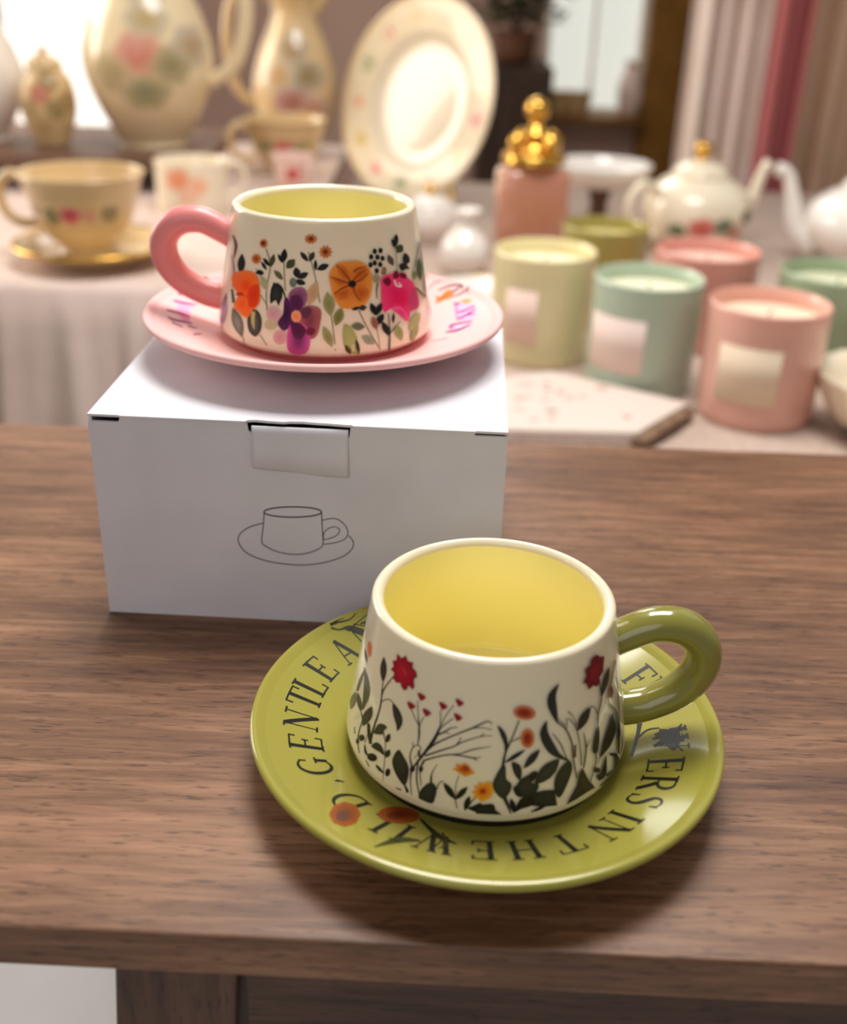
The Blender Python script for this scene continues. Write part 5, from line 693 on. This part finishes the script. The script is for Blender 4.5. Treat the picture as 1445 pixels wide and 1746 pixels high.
def make_saucer(name, label, loc, rz, art, m, letters):
    t = thing(name, label, 'saucer', loc, rz)
    mb = MB()
    prof = [(.0001, .0020), (.0270, .0020), (.0285, 0), (.0305, 0), (.0325, .0022), (.0420, .0030), (.0560, .0080), (.0700, .0128), (.0758, .0146)]
    mb.lathe(dense(prof, 2), 160, 0)
    mb.lathe(sprof([(.0758, .0146), (.0772, .0154), (.0775, .0166), (.0768, .0176), (.0755, .0178)], 4), 160, 0)
    mb.lathe([(.0755, .0178), (.0748, .0175), (.0740, .01705), (.0725, .0162)], 160, 0)
    mb.lathe(dense([(.0725, .0162), (.048, .0080)], 10)+[(.0465, .00744), (.0450, .00687), (.044, .0065), (.0001, .0065)], 160, 0)
    if letters:
        G = glyph_strokes()
        for ch, dg, r in LETTERS: mb.k = 0; letter(mb, G[ch], dg, r, 1, lin((24, 24, 20)))
    draw_art(mb, sau_surf, ART[art], 5000, 1e5, 1, flat=not letters)
    mb.build('saucer_body', [m, M_INK if letters else M_BINK], t); return t
FX, FY, KX, KY = .0228, .2946, -.0455, .4641
make_saucer('saucer', 'olive green saucer with curved black lettering, on the wooden table', (FX, FY, 0), 0, 'saucer_a', M_OLIVE, True)
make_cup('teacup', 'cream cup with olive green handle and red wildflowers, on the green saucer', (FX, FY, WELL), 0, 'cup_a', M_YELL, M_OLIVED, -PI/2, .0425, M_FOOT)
make_saucer('saucer', 'pink saucer with faint purple marks, lying on the white box', (KX, KY, BH), PI, 'saucer_b', M_PINK, False)
make_cup('teacup', 'cream cup with pink handle and watercolour flowers, on the pink saucer', (KX, KY, BH+WELL), PI, 'cup_b', M_YELL2, M_PINKH, PI/2, .0400, M_PINKH)
# ------------------------------------------------------------------ display tables behind
DT = -.10          # top of the cloth on the right table
LT = -.045         # top of the cloth on the left table
def table(name, label, x0, x1, y0, y1, z):
    t = thing(name, label, 'table', ((x0+x1)/2, (y0+y1)/2, FZ)); cx, cy = (x0+x1)/2, (y0+y1)/2; h = z-FZ
    MB().box(x0-cx, x1-cx, y0-cy, y1-cy, h-.03, h).build('tabletop', M_BROWN, t)
    for sx in (-1, 1):
        for sy in (-1, 1):
            px, py = sx*((x1-x0)/2-.05), sy*((y1-y0)/2-.05); MB().box(px-.022, px+.022, py-.022, py+.022, 0, h-.03).build('leg', M_BROWN, t)
    return t
RX0, RX1, RY0, RY1 = -.140, 1.25, .63, 1.95
LX0, LX1, LY0, LY1 = -1.35, -.148, 1.02, 1.95
table('display_table', 'display table hidden under a pinkish cloth and candles', RX0+.012, RX1-.012, RY0+.016, RY1-.012, DT-.006)
table('display_table', 'taller display table under a folded drape with teacups on top', LX0+.012, LX1-.012, LY0+.02, LY1-.012, LT-.006)
def cloth(name, label, x0, x1, y0, y1, z, drop, amp, freq, m):
    """a cloth lying flat and falling in folds over the front edge"""
    nx = 160; prof = [(y1, 0), ((y0+y1)/2, 0), (y0+.03, 0), (y0+.006, -.001), (y0-.001, -.008)]; nd = 14
    vv = []; ff = []; cols = len(prof)+nd
    for i in range(nx+1):
        x = lerp(x0, x1, i/nx)
        for y, dz in prof: vv.append((x, y, z+dz))
        for k in range(1, nd+1):
            d = drop*k/nd; g = min(1, k/6)
            f = .6*math.sin(x*freq+.9*math.sin(x*7))+.4*math.sin(x*freq*1.9+1.3)
            vv.append((x+.012*g*math.sin(x*freq*.5), y0-.004-amp*g*(1+f), z-.008-d))
    for i in range(nx):
        for j in range(cols-1): a = i*cols+j; ff.append((a, a+cols, a+cols+1, a+1))
    o = MB().add(vv, ff).build(name, m)
    sm = o.modifiers.new('thick', 'SOLIDIFY'); sm.thickness = .0025; sm.offset = 1
    return tag(o, label, 'tablecloth')
cloth('tablecloth', 'pale pinkish linen cloth spread under the scented candles', RX0, RX1, RY0, RY1, DT, .22, .006, 40, M_LINEN)
cloth('tablecloth', 'white cloth hanging in deep folds below the gold edged teacup', LX0, LX1, LY0, LY1, LT, .50, .030, 105, noise_tint(mat('white_drape', (228, 206, 194), .95), (206, 182, 170), 8))
# ------------------------------------------------------------------ candles
def shade(c, k): return tuple(int(x*k) for x in c)
def candle(name, label, x, y, d, h, gc, waxc, paper, lang, group='scented candles in tinted glasses'):
    t = thing(name, label, 'candle', (x, y, DT), 0, group); R = d/2
    gm = mat('tinted_glass', gc, .25, .4, sss=.08); gm.node_tree.nodes['Principled BSDF'].inputs['Transmission Weight'].default_value = .12
    MB().lathe(sprof([(.0001, 0), (R*.86, 0), (R*.95, .002), (R*.99, .007)], 4)+dense([(R*.99, .0072), (R, h-.002)], 6)+sprof([(R, h-.0018), (R-.001, h), (R-.0018, h), (R-.0024, h-.002)], 3)+dense([(R-.0026, h-.0022), (R-.0030, h-.013)], 4)).build('glass', gm, t)
    wax = MB().lathe([(R-.0031, h-.0135), (R-.012, h-.0145), (.0001, h-.015)], 64).build('wax', mat('candle_wax', waxc, .5, .2, sss=.4), t)
    MB().tube([(0, 0, h-.0155), (.0005, 0, h-.011), (.002, 0, h-.007)], .0009, 8).build('wick', M_CARDIN, wax)
    if paper:
        a0, a1 = lang; vv = []; ff = []; n = 14; z0, z1 = h*.24, h*.72
        for i in range(n+1):
            a = lerp(a0, a1, i/n)
            for r in (R+.0002, R+.0006):
                for z in (z0, z1): vv.append((r*math.cos(a), r*math.sin(a), z))
        for i in range(n):
            a = 4*i; ff += [(a+2, a+6, a+7, a+3), (a+1, a+3, a+7, a+5), (a, a+4, a+6, a+2)]
        lab = MB().add(vv, ff).build('paper_label', mat('label_paper', paper, .8), t); lab['label'] = 'blank pale paper label'
    return t
candle('candle', 'pink glass candle with a cream label, nearest the table edge', .280, .884, .0985, .0985, (238, 184, 168), (252, 222, 194), (226, 206, 180), (-2.60, -1.54))
candle('candle', 'sage green candle with a pale pink label, behind the folded napkin', .191, .949, .0965, .1000, (188, 206, 184), (242, 236, 206), (228, 206, 196), (-2.89, -1.72))
candle('candle', 'cream yellow candle in front of the pink perfume bottle', .106, 1.024, .0965, .1030, (240, 228, 180), (255, 244, 206), (240, 210, 196), (-2.4, -1.74))
candle('candle', 'rose pink candle without a label, in front of the round teapot', .273, 1.085, .1030, .0946, (228, 164, 150), (246, 206, 188), None, None)
candle('candle', 'dark olive green candle below the white footed stand', .188, 1.20, .0942, .0913, (168, 156, 84), (226, 212, 146), None, None)
candle('candle', 'green glass candle half behind the front pink candle', .384, 1.025, .1073, .0912, (166, 184, 152), (222, 222, 190), None, None)

# ------------------------------------------------------------------ pieces on the right table
t = thing('perfume_bottle', 'pink glass perfume bottle with ornate gold stopper', 'perfume bottle', (.122, 1.40, DT), .12)
b = MB(); vv = []
secs = [(0, .040, .028), (.006, .043, .031), (.06, .045, .032), (.108, .0445, .032), (.115, .041, .029), (.119, .026, .022), (.122, .020, .020)]
n = 40
for z, rx, ry in secs:
    for k in range(n):
        a = 2*PI*k/n; c, s = math.cos(a), math.sin(a); e = .42
        vv.append((rx*math.copysign(abs(c)**e, c), ry*math.copysign(abs(s)**e, s), z))
ff = [(j*n+k, j*n+(k+1) % n, (j+1)*n+(k+1) % n, (j+1)*n+k) for j in range(len(secs)-1) for k in range(n)]+[tuple(range(n-1, -1, -1)), tuple((len(secs)-1)*n+k for k in range(n))]
b.add(vv, ff).build('bottle', mat('pink_glass', (214, 150, 122), .12, .8, trans=.25, sss=.2), t)
MB().lathe(sprof([(.0001, .1222), (.036, .1222), (.039, .128), (.036, .134), (.022, .138), (.014, .146), (.0001, .146)], 4), 32).build('collar', M_GOLD, t)
for a in range(4):
    MB().tube([(.024*math.cos(a*PI/2+.5), .02*math.sin(a*PI/2+.5), .134), (.031*math.cos(a*PI/2+.5), .025*math.sin(a*PI/2+.5), .146), (.024*math.cos(a*PI/2+.5), .02*math.sin(a*PI/2+.5), .158)], [.006, .009, .004], 12).build('scroll', M_GOLD, t)
MB().lathe(sprof([(.0001, .146), (.012, .147), (.016, .156), (.009, .165), (.0075, .170), (.013, .177), (.015, .185), (.011, .194), (.0001, .199)], 4), 28).build('stopper', M_GOLD, t)

def teapot_parts(t, R, h, m, blobs, spout, handle, knobm, hs):
    prof = sprof([(.0001, 0), (R*.55, 0), (R*.62, h*.06), (R*.88, h*.25), (R, h*.5), (R*.92, h*.74), (R*.66, h*.92), (R*.45, h)], 5)
    mb = MB().lathe(prof, 64); sf = lathe_surf(prof)
    for u, v, ru, rv, c, e in blobs: flower_blob(mb, sf, u, v*h, ru, rv*h, c, 1, 10, e)
    mb.build('pot_body', [m, M_GINK], t)
    l = MB().lathe(sprof([(R*.50, h*.975), (R*.52, h*1.0), (R*.48, h*1.06), (R*.30, h*1.16), (.0001, h*1.20)], 4), 48).build('lid', m, t)
    MB().lathe(sprof([(.0001, h*1.18), (R*.10, h*1.19), (R*.09, h*1.24), (R*.17, h*1.31), (R*.14, h*1.40), (.0001, h*1.43)], 4), 24).build('knob', knobm, l)
    if spout: MB().tube([(R*q*spout, 0, h*z) for q, z in hs], [R*.24, R*.16, R*.11, R*.09, R*.11], 18).build('spout', m, t)
    MB().tube([(handle*R*q, 0, h*z) for q, z in [(.88, .78), (1.25, .92), (1.52, .72), (1.45, .42), (1.18, .24), (.86, .22)]], R*.085, 12).build('handle', m, t)
t = thing('teapot', 'round ivory teapot with painted roses and a gold knob', 'teapot', (.354, 1.507, DT), .5)
RB = [(-2.15, .42, .28, .15, (214, 96, 84), (232, 150, 140)), (-1.75, .45, .22, .12, (110, 120, 96), (150, 156, 130)), (-1.45, .34, .2, .1, (206, 120, 100), (226, 170, 150)), (-2.6, .36, .2, .1, (120, 130, 100), None), (-1.2, .55, .18, .1, (96, 84, 70), None), (1.2, .45, .28, .15, (214, 96, 84), None), (1.7, .4, .2, .12, (110, 120, 96), None)]
teapot_parts(t, .074, .098, M_PORC, RB, 1, -1, M_GOLD, [(.80, .30), (1.15, .42), (1.38, .72), (1.50, .98), (1.62, 1.08)])
t = thing('teapot', 'plain white teapot whose spout points at the rose painted one', 'teapot', (.572, 1.45, DT), PI-.15)
teapot_parts(t, .086, .098, M_PORCW, [], 1, -1, M_PORCW, [(.80, .22), (1.10, .40), (1.22, .80), (1.34, 1.10), (1.52, 1.16)])
t = thing('cake_stand', 'white footed dish standing behind the olive green candle', 'stand', (.236, 1.60, DT))
MB().lathe(sprof([(.0001, 0), (.045, 0), (.047, .005), (.020, .014), (.012, .035), (.016, .058), (.0001, .062)], 4), 40).build('foot', M_BROWN, t)
MB().lathe(sprof([(.0001, .0622), (.045, .064), (.064, .078), (.070, .092), (.068, .093), (.060, .082), (.04, .072), (.0001, .070)], 4), 64).build('dish', M_PORCW, t)
# big plate leaning on an easel
t = thing('dinner_plate', 'huge floral rimmed plate leaning on a small easel', 'plate', (-.022, 1.735, DT), 0)
pl = MB(); Rp = .148; prof = [(.0001, -.004), (.085, -.004), (.098, .003), (.146, .016), (.148, .018)]
face = [(.148, .018), (.1475, .0195), (.1455, .0195), (.098, .0075), (.088, .001), (.0001, .0005)]
pl.lathe(dense(prof, 3), 96).lathe(dense(face, 4), 96)
FR = [.0001, .088, .098, .1455]; FZ2 = [.0005, .001, .0075, .0195]
ps = lambda u, r, off: (r*math.cos(u), r*math.sin(u), interp(r, FR, FZ2)+off+.0002)
mark_strip(pl, ps, [(2*PI*i/64, .100) for i in range(65)], [(2*PI*i/64, .139) for i in range(65)], lin((236, 220, 186)), 2)
for k in range(13):
    a = 2*PI*k/13+.35; flower_blob(pl, ps, a, .120, .10+.03*(k % 2), .013, [(226, 128, 122), (150, 156, 112), (236, 170, 130), (214, 186, 110)][k % 4], 2, 10, [(240, 180, 170), (190, 190, 150), (244, 206, 176), (232, 212, 160)][k % 4])
mark_strip(pl, ps, [(2*PI*i/64, .141) for i in range(65)], [(2*PI*i/64, .1455) for i in range(65)], lin((226, 190, 120)), 2)
pb = pl.build('plate', [mat('plate_porcelain', (232, 218, 192), .2, .5), M_PORCW, M_GINK], t)
pb.rotation_euler = (PI/2-.25, 0, -.72); pb.location = (0, 0, .152)
e = MB(); e.tube([(-.05, -.055, .004), (-.048, -.02, .006), (-.045, .03, .05), (-.02, .05, .17)], .004, 10).tube([(.05, -.03, .004), (.05, .0, .006), (.045, .05, .05), (.02, .06, .17)], .004, 10).tube([(0, .12, .004), (0, .055, .17)], .004, 10).tube([(-.022, .05, .17), (.022, .06, .17)], .004, 10)
eo = e.build('plate_easel', M_GOLD); eo.location = (-.022, 1.755, DT); tag(eo, 'small gold wire easel holding up the huge plate', 'easel')

def cup(name, label, x, y, z, R, h, m, blobs, hdir, cat='cup', group=None, foot=True, wide=1.0):
    t = thing(name, label, cat, (x, y, z), 0, group)
    if foot: prof = sprof([(.0001, .0), (R*.46, 0), (R*.48, h*.05), (R*.44, h*.10), (R*.62, h*.24), (R*.80, h*.50), (R*.88, h*.78), (R*1.0, h*.99)], 5)
    else: prof = sprof([(.0001, 0), (R*.90, 0), (R*.97, h*.04)], 4)+dense([(R*.975, h*.045), (R, h*.99)], 5)
    mb = MB().lathe(prof, 64); sf = lathe_surf(prof)
    for u, v, ru, rv, c, e in blobs: flower_blob(mb, sf, u, v*h, ru, rv*h, c, 1, 10, e)
    mb.lathe(sprof([(R, h*.99), (R*.985, h), (R*.96, h*.985)], 3), 64)
    mb.lathe([(R*.96, h*.985), (R*.90, h*.78), (R*.80, h*.5), (R*.5, h*.2), (.0001, h*.15)], 64)
    mb.build('cup_body', [m, M_GINK], t)
    ca, sa = math.cos(hdir), math.sin(hdir)
    MB().tube([(ca*R*q, sa*R*q, h*zz) for q, zz in [(.86, .82), (1.2, .92), (1.42, .74), (1.36, .46), (1.1, .32), (.78, .34)]], R*.085, 12).build('handle', m, t); return t
def plate(name, label, x, y, z, R, m, cat, rim=None, h=.018):
    t = thing(name, label, cat, (x, y, z))
    MB().lathe(sprof([(.0001, .003), (R*.45, .003), (R*.47, 0), (R*.52, 0), (R*.60, .004), (R*.86, h*.75), (R*.985, h*.93)], 4)+sprof([(R*.985, h*.93), (R, h), (R*.98, h*1.08)], 3)+sprof([(R*.975, h*1.06), (R*.84, h*.9), (R*.56, .0075), (.0001, .0065)], 4), 72).build('plate_body', m, t)
    if rim: MB().lathe([(R*.975, h*1.03), (R*1.004, h*.96), (R*1.004, h*1.06), (R*.98, h*1.14), (R*.965, h*1.07)], 72).build('gilt_rim', rim, t)
    return t
BL1 = [(-1.55, .58, .22, .14, (196, 60, 76), (226, 140, 140)), (-1.2, .56, .16, .10, (214, 160, 130), None), (-1.95, .54, .2, .12, (140, 130, 84), None), (-2.4, .6, .16, .1, (170, 140, 100), None), (-.8, .58, .2, .12, (150, 130, 90), None), (.6, .58, .22, .14, (196, 60, 76), None), (1.6, .58, .22, .14, (196, 60, 76), None)]
plate('saucer', 'gold edged saucer on the white drape, under the rose teacup', -.345, 1.112, LT, .0795, M_TAN, 'saucer', M_GOLD, .020)
cup('teacup', 'wide teacup with a red rose and gold rim, on the gold edged saucer', -.352, 1.118, LT+.0090, .062, .080, M_TAN, BL1, PI-.1)
MUGB = [(-1.75, .72, .42, .24, (236, 150, 108), (244, 190, 160)), (-1.2, .60, .30, .2, (238, 172, 132), (244, 206, 180)), (-1.5, .40, .3, .15, (238, 196, 166), None), (.8, .6, .4, .2, (236, 150, 108), None)]
cup('mug', 'small straight mug with an orange wash, between the big cups', -.297, 1.375, LT, .045, .062, M_PORC, MUGB, .25, 'mug', None, False)
# wooden riser along the back of the left table
t = thing('display_riser', 'low brown wooden riser carrying the tall floral jug', 'riser', (-.82, 1.60, LT))
MB().box(-.50, .515, -.135, .16, .030, .045).build('board', M_BROWN, t)
for x in (-.46, 0, .48): MB().box(x-.015, x+.015, -.11, .14, 0, .030).build('support', M_BROWN, t)
RZ = LT+.045
def jug(name, label, x, y, z, R, h, m, blobs, hdir, lip=True):
    t = thing(name, label, 'jug', (x, y, z), 0)
    prof = sprof([(.0001, 0), (R*.52, 0), (R*.55, h*.03), (R*.86, h*.22), (R, h*.40), (R*.86, h*.60), (R*.58, h*.78), (R*.50, h*.88), (R*.66, h)], 6)
    mb = MB().lathe(prof, 64); sf = lathe_surf(prof)
    for u, v, ru, rv, c, e in blobs: flower_blob(mb, sf, u, v*h, ru*1.35, rv*h*1.3, c, 1, 12, e or tuple(int(q*.5+110) for q in c))
    mb.lathe([(R*.66, h), (R*.62, h), (R*.45, h*.88), (R*.5, h*.7), (.0001, h*.66)], 64)
    mb.build('jug_body', [m, M_GINK], t); ca, sa = math.cos(hdir), math.sin(hdir)
    MB().tube([(ca*R*q, sa*R*q, h*zz) for q, zz in [(.52, .93), (.95, 1.02), (1.45, .90), (1.58, .64), (1.38, .40), (.92, .30)]], R*.11, 14).build('handle', m, t)
    if lip: MB().tube([(-ca*R*q, -sa*R*q, h*zz) for q, zz in [(.40, .86), (.66, .95), (.90, 1.03)]], [R*.2, R*.17, R*.08], 14).build('spout_lip', m, t)
    return t
JB = [(-1.45, .44, .34, .09, (206, 130, 110), (222, 176, 150)), (-1.0, .40, .3, .08, (150, 140, 100), (190, 176, 136)), (-1.9, .36, .3, .08, (176, 156, 110), (206, 190, 150)), (-1.4, .28, .34, .07, (140, 140, 100), (196, 180, 140)), (-1.3, .60, .3, .07, (190, 166, 116), None), (-.6, .48, .3, .08, (176, 150, 110), None), (-1.3, .72, .4, .06, (200, 176, 130), None), (1.2, .44, .34, .09, (206, 130, 110), None)]
jug('jug', 'tall bulbous floral jug with a looped handle, on the wooden riser', -.395, 1.60, RZ, .088, .275, mat('warm_ivory', (232, 212, 172), .2, .6), JB, -.1)
jug('jug', 'slender tan floral jug behind the small cup, beside the huge plate', -.226, 1.85, LT, .066, .245, M_TAN, [(a, v, .4, .08, c, None) for a, v, c in [(-1.5, .35, (180, 120, 104)), (-1.1, .5, (150, 130, 90)), (-1.9, .5, (196, 160, 110)), (-1.5, .66, (170, 140, 96)), (-1.0, .3, (190, 140, 110))]], PI+.1)
t = thing('ginger_jar', 'small egg shaped floral jar at the far end of the riser', 'jar', (-.525, 1.56, RZ))
prof = sprof([(.0001, 0), (.020, 0), (.026, .012), (.037, .045), (.034, .080), (.022, .098)], 5); mb = MB().lathe(prof, 48); sf = lathe_surf(prof)
for u, v, c in [(-1.5, .07, (196, 130, 104)), (-1.0, .05, (150, 130, 84)), (-2.0, .05, (176, 150, 104)), (-1.5, .035, (200, 170, 120)), (-1.2, .085, (160, 136, 90)), (-.5, .06, (170, 140, 96))]: flower_blob(mb, sf, u, v, .42, .014, c, 1)
mb.build('jar_body', [M_TAN, M_GINK], t)
MB().lathe(sprof([(.0225, .0982), (.024, .100), (.020, .110), (.006, .117), (.006, .120), (.007, .124), (.0001, .127)], 4), 32).build('lid', M_TAN, t)
jug('jug', 'plain white jug at the outer side of the egg shaped jar', -.640, 1.60, RZ, .070, .20, M_PORCW, [], PI)
cup('teacup', 'cream floral teacup in front of the slender tan jug', -.218, 1.66, LT, .060, .078, M_TAN, [(-1.5, .6, .3, .14, (206, 110, 104), None), (-1.0, .55, .3, .12, (160, 150, 100), None), (-2.1, .58, .3, .12, (150, 140, 96), None)], PI+.5)
cup('teacup', 'small pale pink teacup just left of the huge plate', -.188, 1.50, LT, .030, .052, mat('blush_porcelain', (238, 206, 194), .25, .5), [(-1.5, .6, .4, .2, (206, 90, 90), None)], -.9)
t = thing('sugar_bowl', 'white lidded sugar bowl below the foot of the huge plate', 'bowl', (-.005, 1.50, DT))
MB().lathe(sprof([(.0001, 0), (.022, 0), (.024, .004), (.038, .022), (.036, .044), (.030, .048)], 4), 40).build('bowl', M_PORCW, t)
l = MB().lathe(sprof([(.032, .0482), (.031, .051), (.014, .060), (.0001, .061)], 4), 40).build('lid', M_PORCW, t)
MB().lathe(sprof([(.004, .0605), (.0075, .067), (.004, .073), (.0001, .074)], 4), 20).build('knob', M_GOLD, l)
t = thing('bud_vase', 'little white vase standing beside the pink perfume bottle', 'vase', (.040, 1.34, DT))
MB().lathe(sprof([(.0001, 0), (.020, 0), (.030, .018), (.028, .036), (.013, .054), (.012, .066), (.018, .074), (.015, .073), (.009, .064), (.009, .05)], 4), 40).build('vase_body', M_PORCW, t)
plate('dessert_plate', 'white side plate lying beside the little white vase', .055, 1.20, DT, .062, M_PORCW, 'plate', M_GOLD, .014)
# folded napkin with a printed pattern
t = thing('napkin', 'folded floral napkin lying in front of the cream yellow candle', 'napkin', (.125, .865, DT), 0)
out0 = [(-.072, -.075), (.040, -.072), (.098, .003), (.020, .055), (-.020, .078), (-.078, .050)]
for k in range(3):
    nb = MB(); q = [(x*(1-.03*k)+.002*k, y*(1-.03*k)+.001*k) for x, y in out0]; N = len(q); z0, z1 = .0005+.0042*k, .0044+.0042*k
    nb.add([(x, y, z0) for x, y in q]+[(x*.99, y*.99, z1) for x, y in q], [tuple(range(N-1, -1, -1)), tuple(N+i for i in range(N))]+[(i, (i+1) % N, N+(i+1) % N, N+i) for i in range(N)], 0, smooth=False)
    if k == 2:
        rn = random.Random(4)
        for i in range(16):
            x, y = rn.uniform(-.05, .06), rn.uniform(-.05, .045)
            flower_blob(nb, lambda u, v, off: (u, v, z1+off), x, y, rn.uniform(.004, .009), rn.uniform(.004, .008), rn.choice([(176, 136, 120), (196, 160, 146), (150, 128, 110), (206, 170, 130)]), 1, 10, (226, 204, 194))
    nb.build('napkin_fold', [M_LINEN if k < 2 else mat('napkin_linen', (216, 201, 190), .95), M_BINK], t)
MB().tube([(.040, -.073, .006), (.070, -.036, .008), (.096, .001, .006)], .0042, 8, flat=1.6).build('shaded_hem', noise_tint(mat('napkin_hem_shade', (150, 120, 94), .95), (96, 72, 54), 90), t)  # hem roll coloured dark to paint in the wedge shadow at the corner
# bowl cut by the frame
t = thing('bowl', 'white ribbed bowl with a brown foot, near the front pink candle', 'bowl', (.388, .845, DT))
b = MB(); vv = []; n = 96; prof = sprof([(.030, .002), (.050, .012), (.064, .032), (.070, .052)], 4); inn = [(.068, .0525), (.062, .034), (.045, .014), (.0001, .008)]; P2_ = prof+inn; N = len(P2_)
for k in range(n):
    a = 2*PI*k/n; g = 1+.018*math.cos(a*24)
    for r, z in P2_: vv.append((r*g*math.cos(a), r*g*math.sin(a), z))
b.add(vv, [(k*N+i, ((k+1) % n)*N+i, ((k+1) % n)*N+i+1, k*N+i+1) for k in range(n) for i in range(N-1)]).build('bowl_body', M_PORC, t)
MB().lathe([(.0001, 0), (.033, 0), (.034, .003), (.030, .005), (.0001, .005)], 48).build('foot_ring', M_BROWN, t)

# ------------------------------------------------------------------ back of the shop
t = thing('cabinet', 'tall dark wooden cabinet against the wall, under a leafy plant', 'cabinet', (.165, 2.55, FZ))
MB().box(-.075, .075, -.12, .17, 0, .80).build('carcass', M_DARKW, t)
for s in (-1, 1):
    d = MB().box(min(s*.002, s*.072), max(s*.002, s*.072), -.128, -.121, .04, .77).build('door', M_DARKW, t); MB().lathe(sprof([(.0001, 0), (.006, .002), (.006, .008), (.0001, .010)], 3), 16).build('knob', M_GOLD, d, (s*.012, -.131, .42))
t = thing('potted_plant', 'dark leafy plant in a brown pot on the tall cabinet', 'plant', (.165, 2.55, .054))
MB().lathe(sprof([(.0001, 0), (.036, 0), (.046, .05), (.048, .06), (.042, .058), (.0001, .054)], 3), 32).build('pot', mat('clay_pot', (104, 66, 44), .7), t)
lb = MB(); rn = random.Random(3)
for i in range(170):
    a = rn.uniform(0, 2*PI); e = rn.uniform(0, 1.3); r0 = rn.uniform(.02, .12); p = Vector((math.cos(a)*math.cos(e)*r0*1.0, math.sin(a)*math.cos(e)*r0*.8, .075+math.sin(e)*r0*1.3)); d = Vector((math.cos(a), math.sin(a), rn.uniform(-.5, .8))).normalized()*rn.uniform(.03, .055); s = d.cross(Vector((0, 0, 1))).normalized()*rn.uniform(.009, .015)
    up = Vector((0, 0, .004)); lb.add([p, p+d*.45+s+up, p+d, p+d*.45-s+up, p+d*.5-up*.5], [(0, 4, 1), (1, 4, 2), (2, 4, 3), (3, 4, 0)], 0)
lb.build('foliage', noise_tint(mat('dark_leaves', (44, 54, 28), .5), (78, 84, 44), 30), t)
st_ = MB()
for k in range(7): a = k*.9; st_.tube([(0, 0, .052), (.03*math.cos(a), .03*math.sin(a), .10), (.08*math.cos(a), .07*math.sin(a), .17)], [.003, .0015], 6)
st_.build('stem', M_DARKW, t)
t = thing('basket', 'low wicker basket on the bright window sill', 'basket', (.298, 2.73, -.068), 0)
bk = MB(); vv = []; n = 120; rows = 14
for j in range(rows+1):
    for k in range(n):
        a = 2*PI*k/n; r = (.040+.012*j/rows)*(1+.03*math.sin(a*30+PI*(j % 2))); vv.append((r*1.1*math.cos(a), r*.42*math.sin(a)-.035, .001+.05*j/rows))
ff = [(j*n+k, j*n+(k+1) % n, (j+1)*n+(k+1) % n, (j+1)*n+k) for j in range(rows) for k in range(n)]+[tuple(range(n-1, -1, -1))]
bo = bk.add(vv, ff).build('basket_body', noise_tint(mat('wicker', (206, 172, 120), .8), (160, 124, 80), 60), t); bo.modifiers.new('thick', 'SOLIDIFY').thickness = -.004
struct(MB().box(.235, .485, WY-.085, WY-.011, -.082, -.0682).build('window_sill', M_GILT))
t = thing('vase', 'small pale vase on the window sill beside the gilt frame', 'vase', (.445, 2.705, -.068))
MB().lathe(sprof([(.0001, 0), (.016, 0), (.026, .03), (.028, .06), (.018, .095), (.013, .11), (.018, .12), (.014, .119), (.009, .11), (.012, .09)], 4), 32).build('vase_body', mat('blush_vase', (232, 208, 196), .3, .4), t)
def curtain(name, label, x0, x1, y, ztop, zbot, m, folds, amp, taper=0, ph=0):
    vv = []; ff = []; nx = max(60, folds*16); nz = 14
    for j in range(nz+1):
        z = lerp(ztop, zbot, j/nz); s = 1-taper*math.sin(PI*min(1, j/nz*1.0))
        for i in range(nx+1):
            t = i/nx; xm = (x0+x1)/2; x = xm+(lerp(x0, x1, t)-xm)*s
            vv.append((x, y+amp*math.sin(2*PI*folds*t+ph)+.4*amp*math.sin(2*PI*folds*1.7*t+j*.12), z))
    for j in range(nz):
        for i in range(nx): a = j*(nx+1)+i; ff.append((a, a+1, a+nx+2, a+nx+1))
    o = MB().add(vv, ff).build(name, m); s = o.modifiers.new('thick', 'SOLIDIFY'); s.thickness = .003
    return tag(o, label, 'curtain', None)
curtain('curtain', 'pale blush curtain hanging in soft folds beside the gilt frame', .462, .610, 2.20, 1.0, FZ+.02, noise_tint(mat('blush_curtain', (244, 226, 216), .95), (230, 208, 192), 5), 4, .016)
curtain('curtain', 'dusky rose curtain between the blush and the beige ones', .598, .668, 2.15, 1.0, FZ+.02, mat('rose_curtain', (184, 104, 104), .95), 3, .014)
curtain('curtain', 'beige curtain furthest from the gilt frame', .655, .98, 2.20, 1.0, FZ+.02, noise_tint(mat('beige_curtain', (216, 184, 158), .95), (188, 152, 124), 4), 6, .018, ph=1)
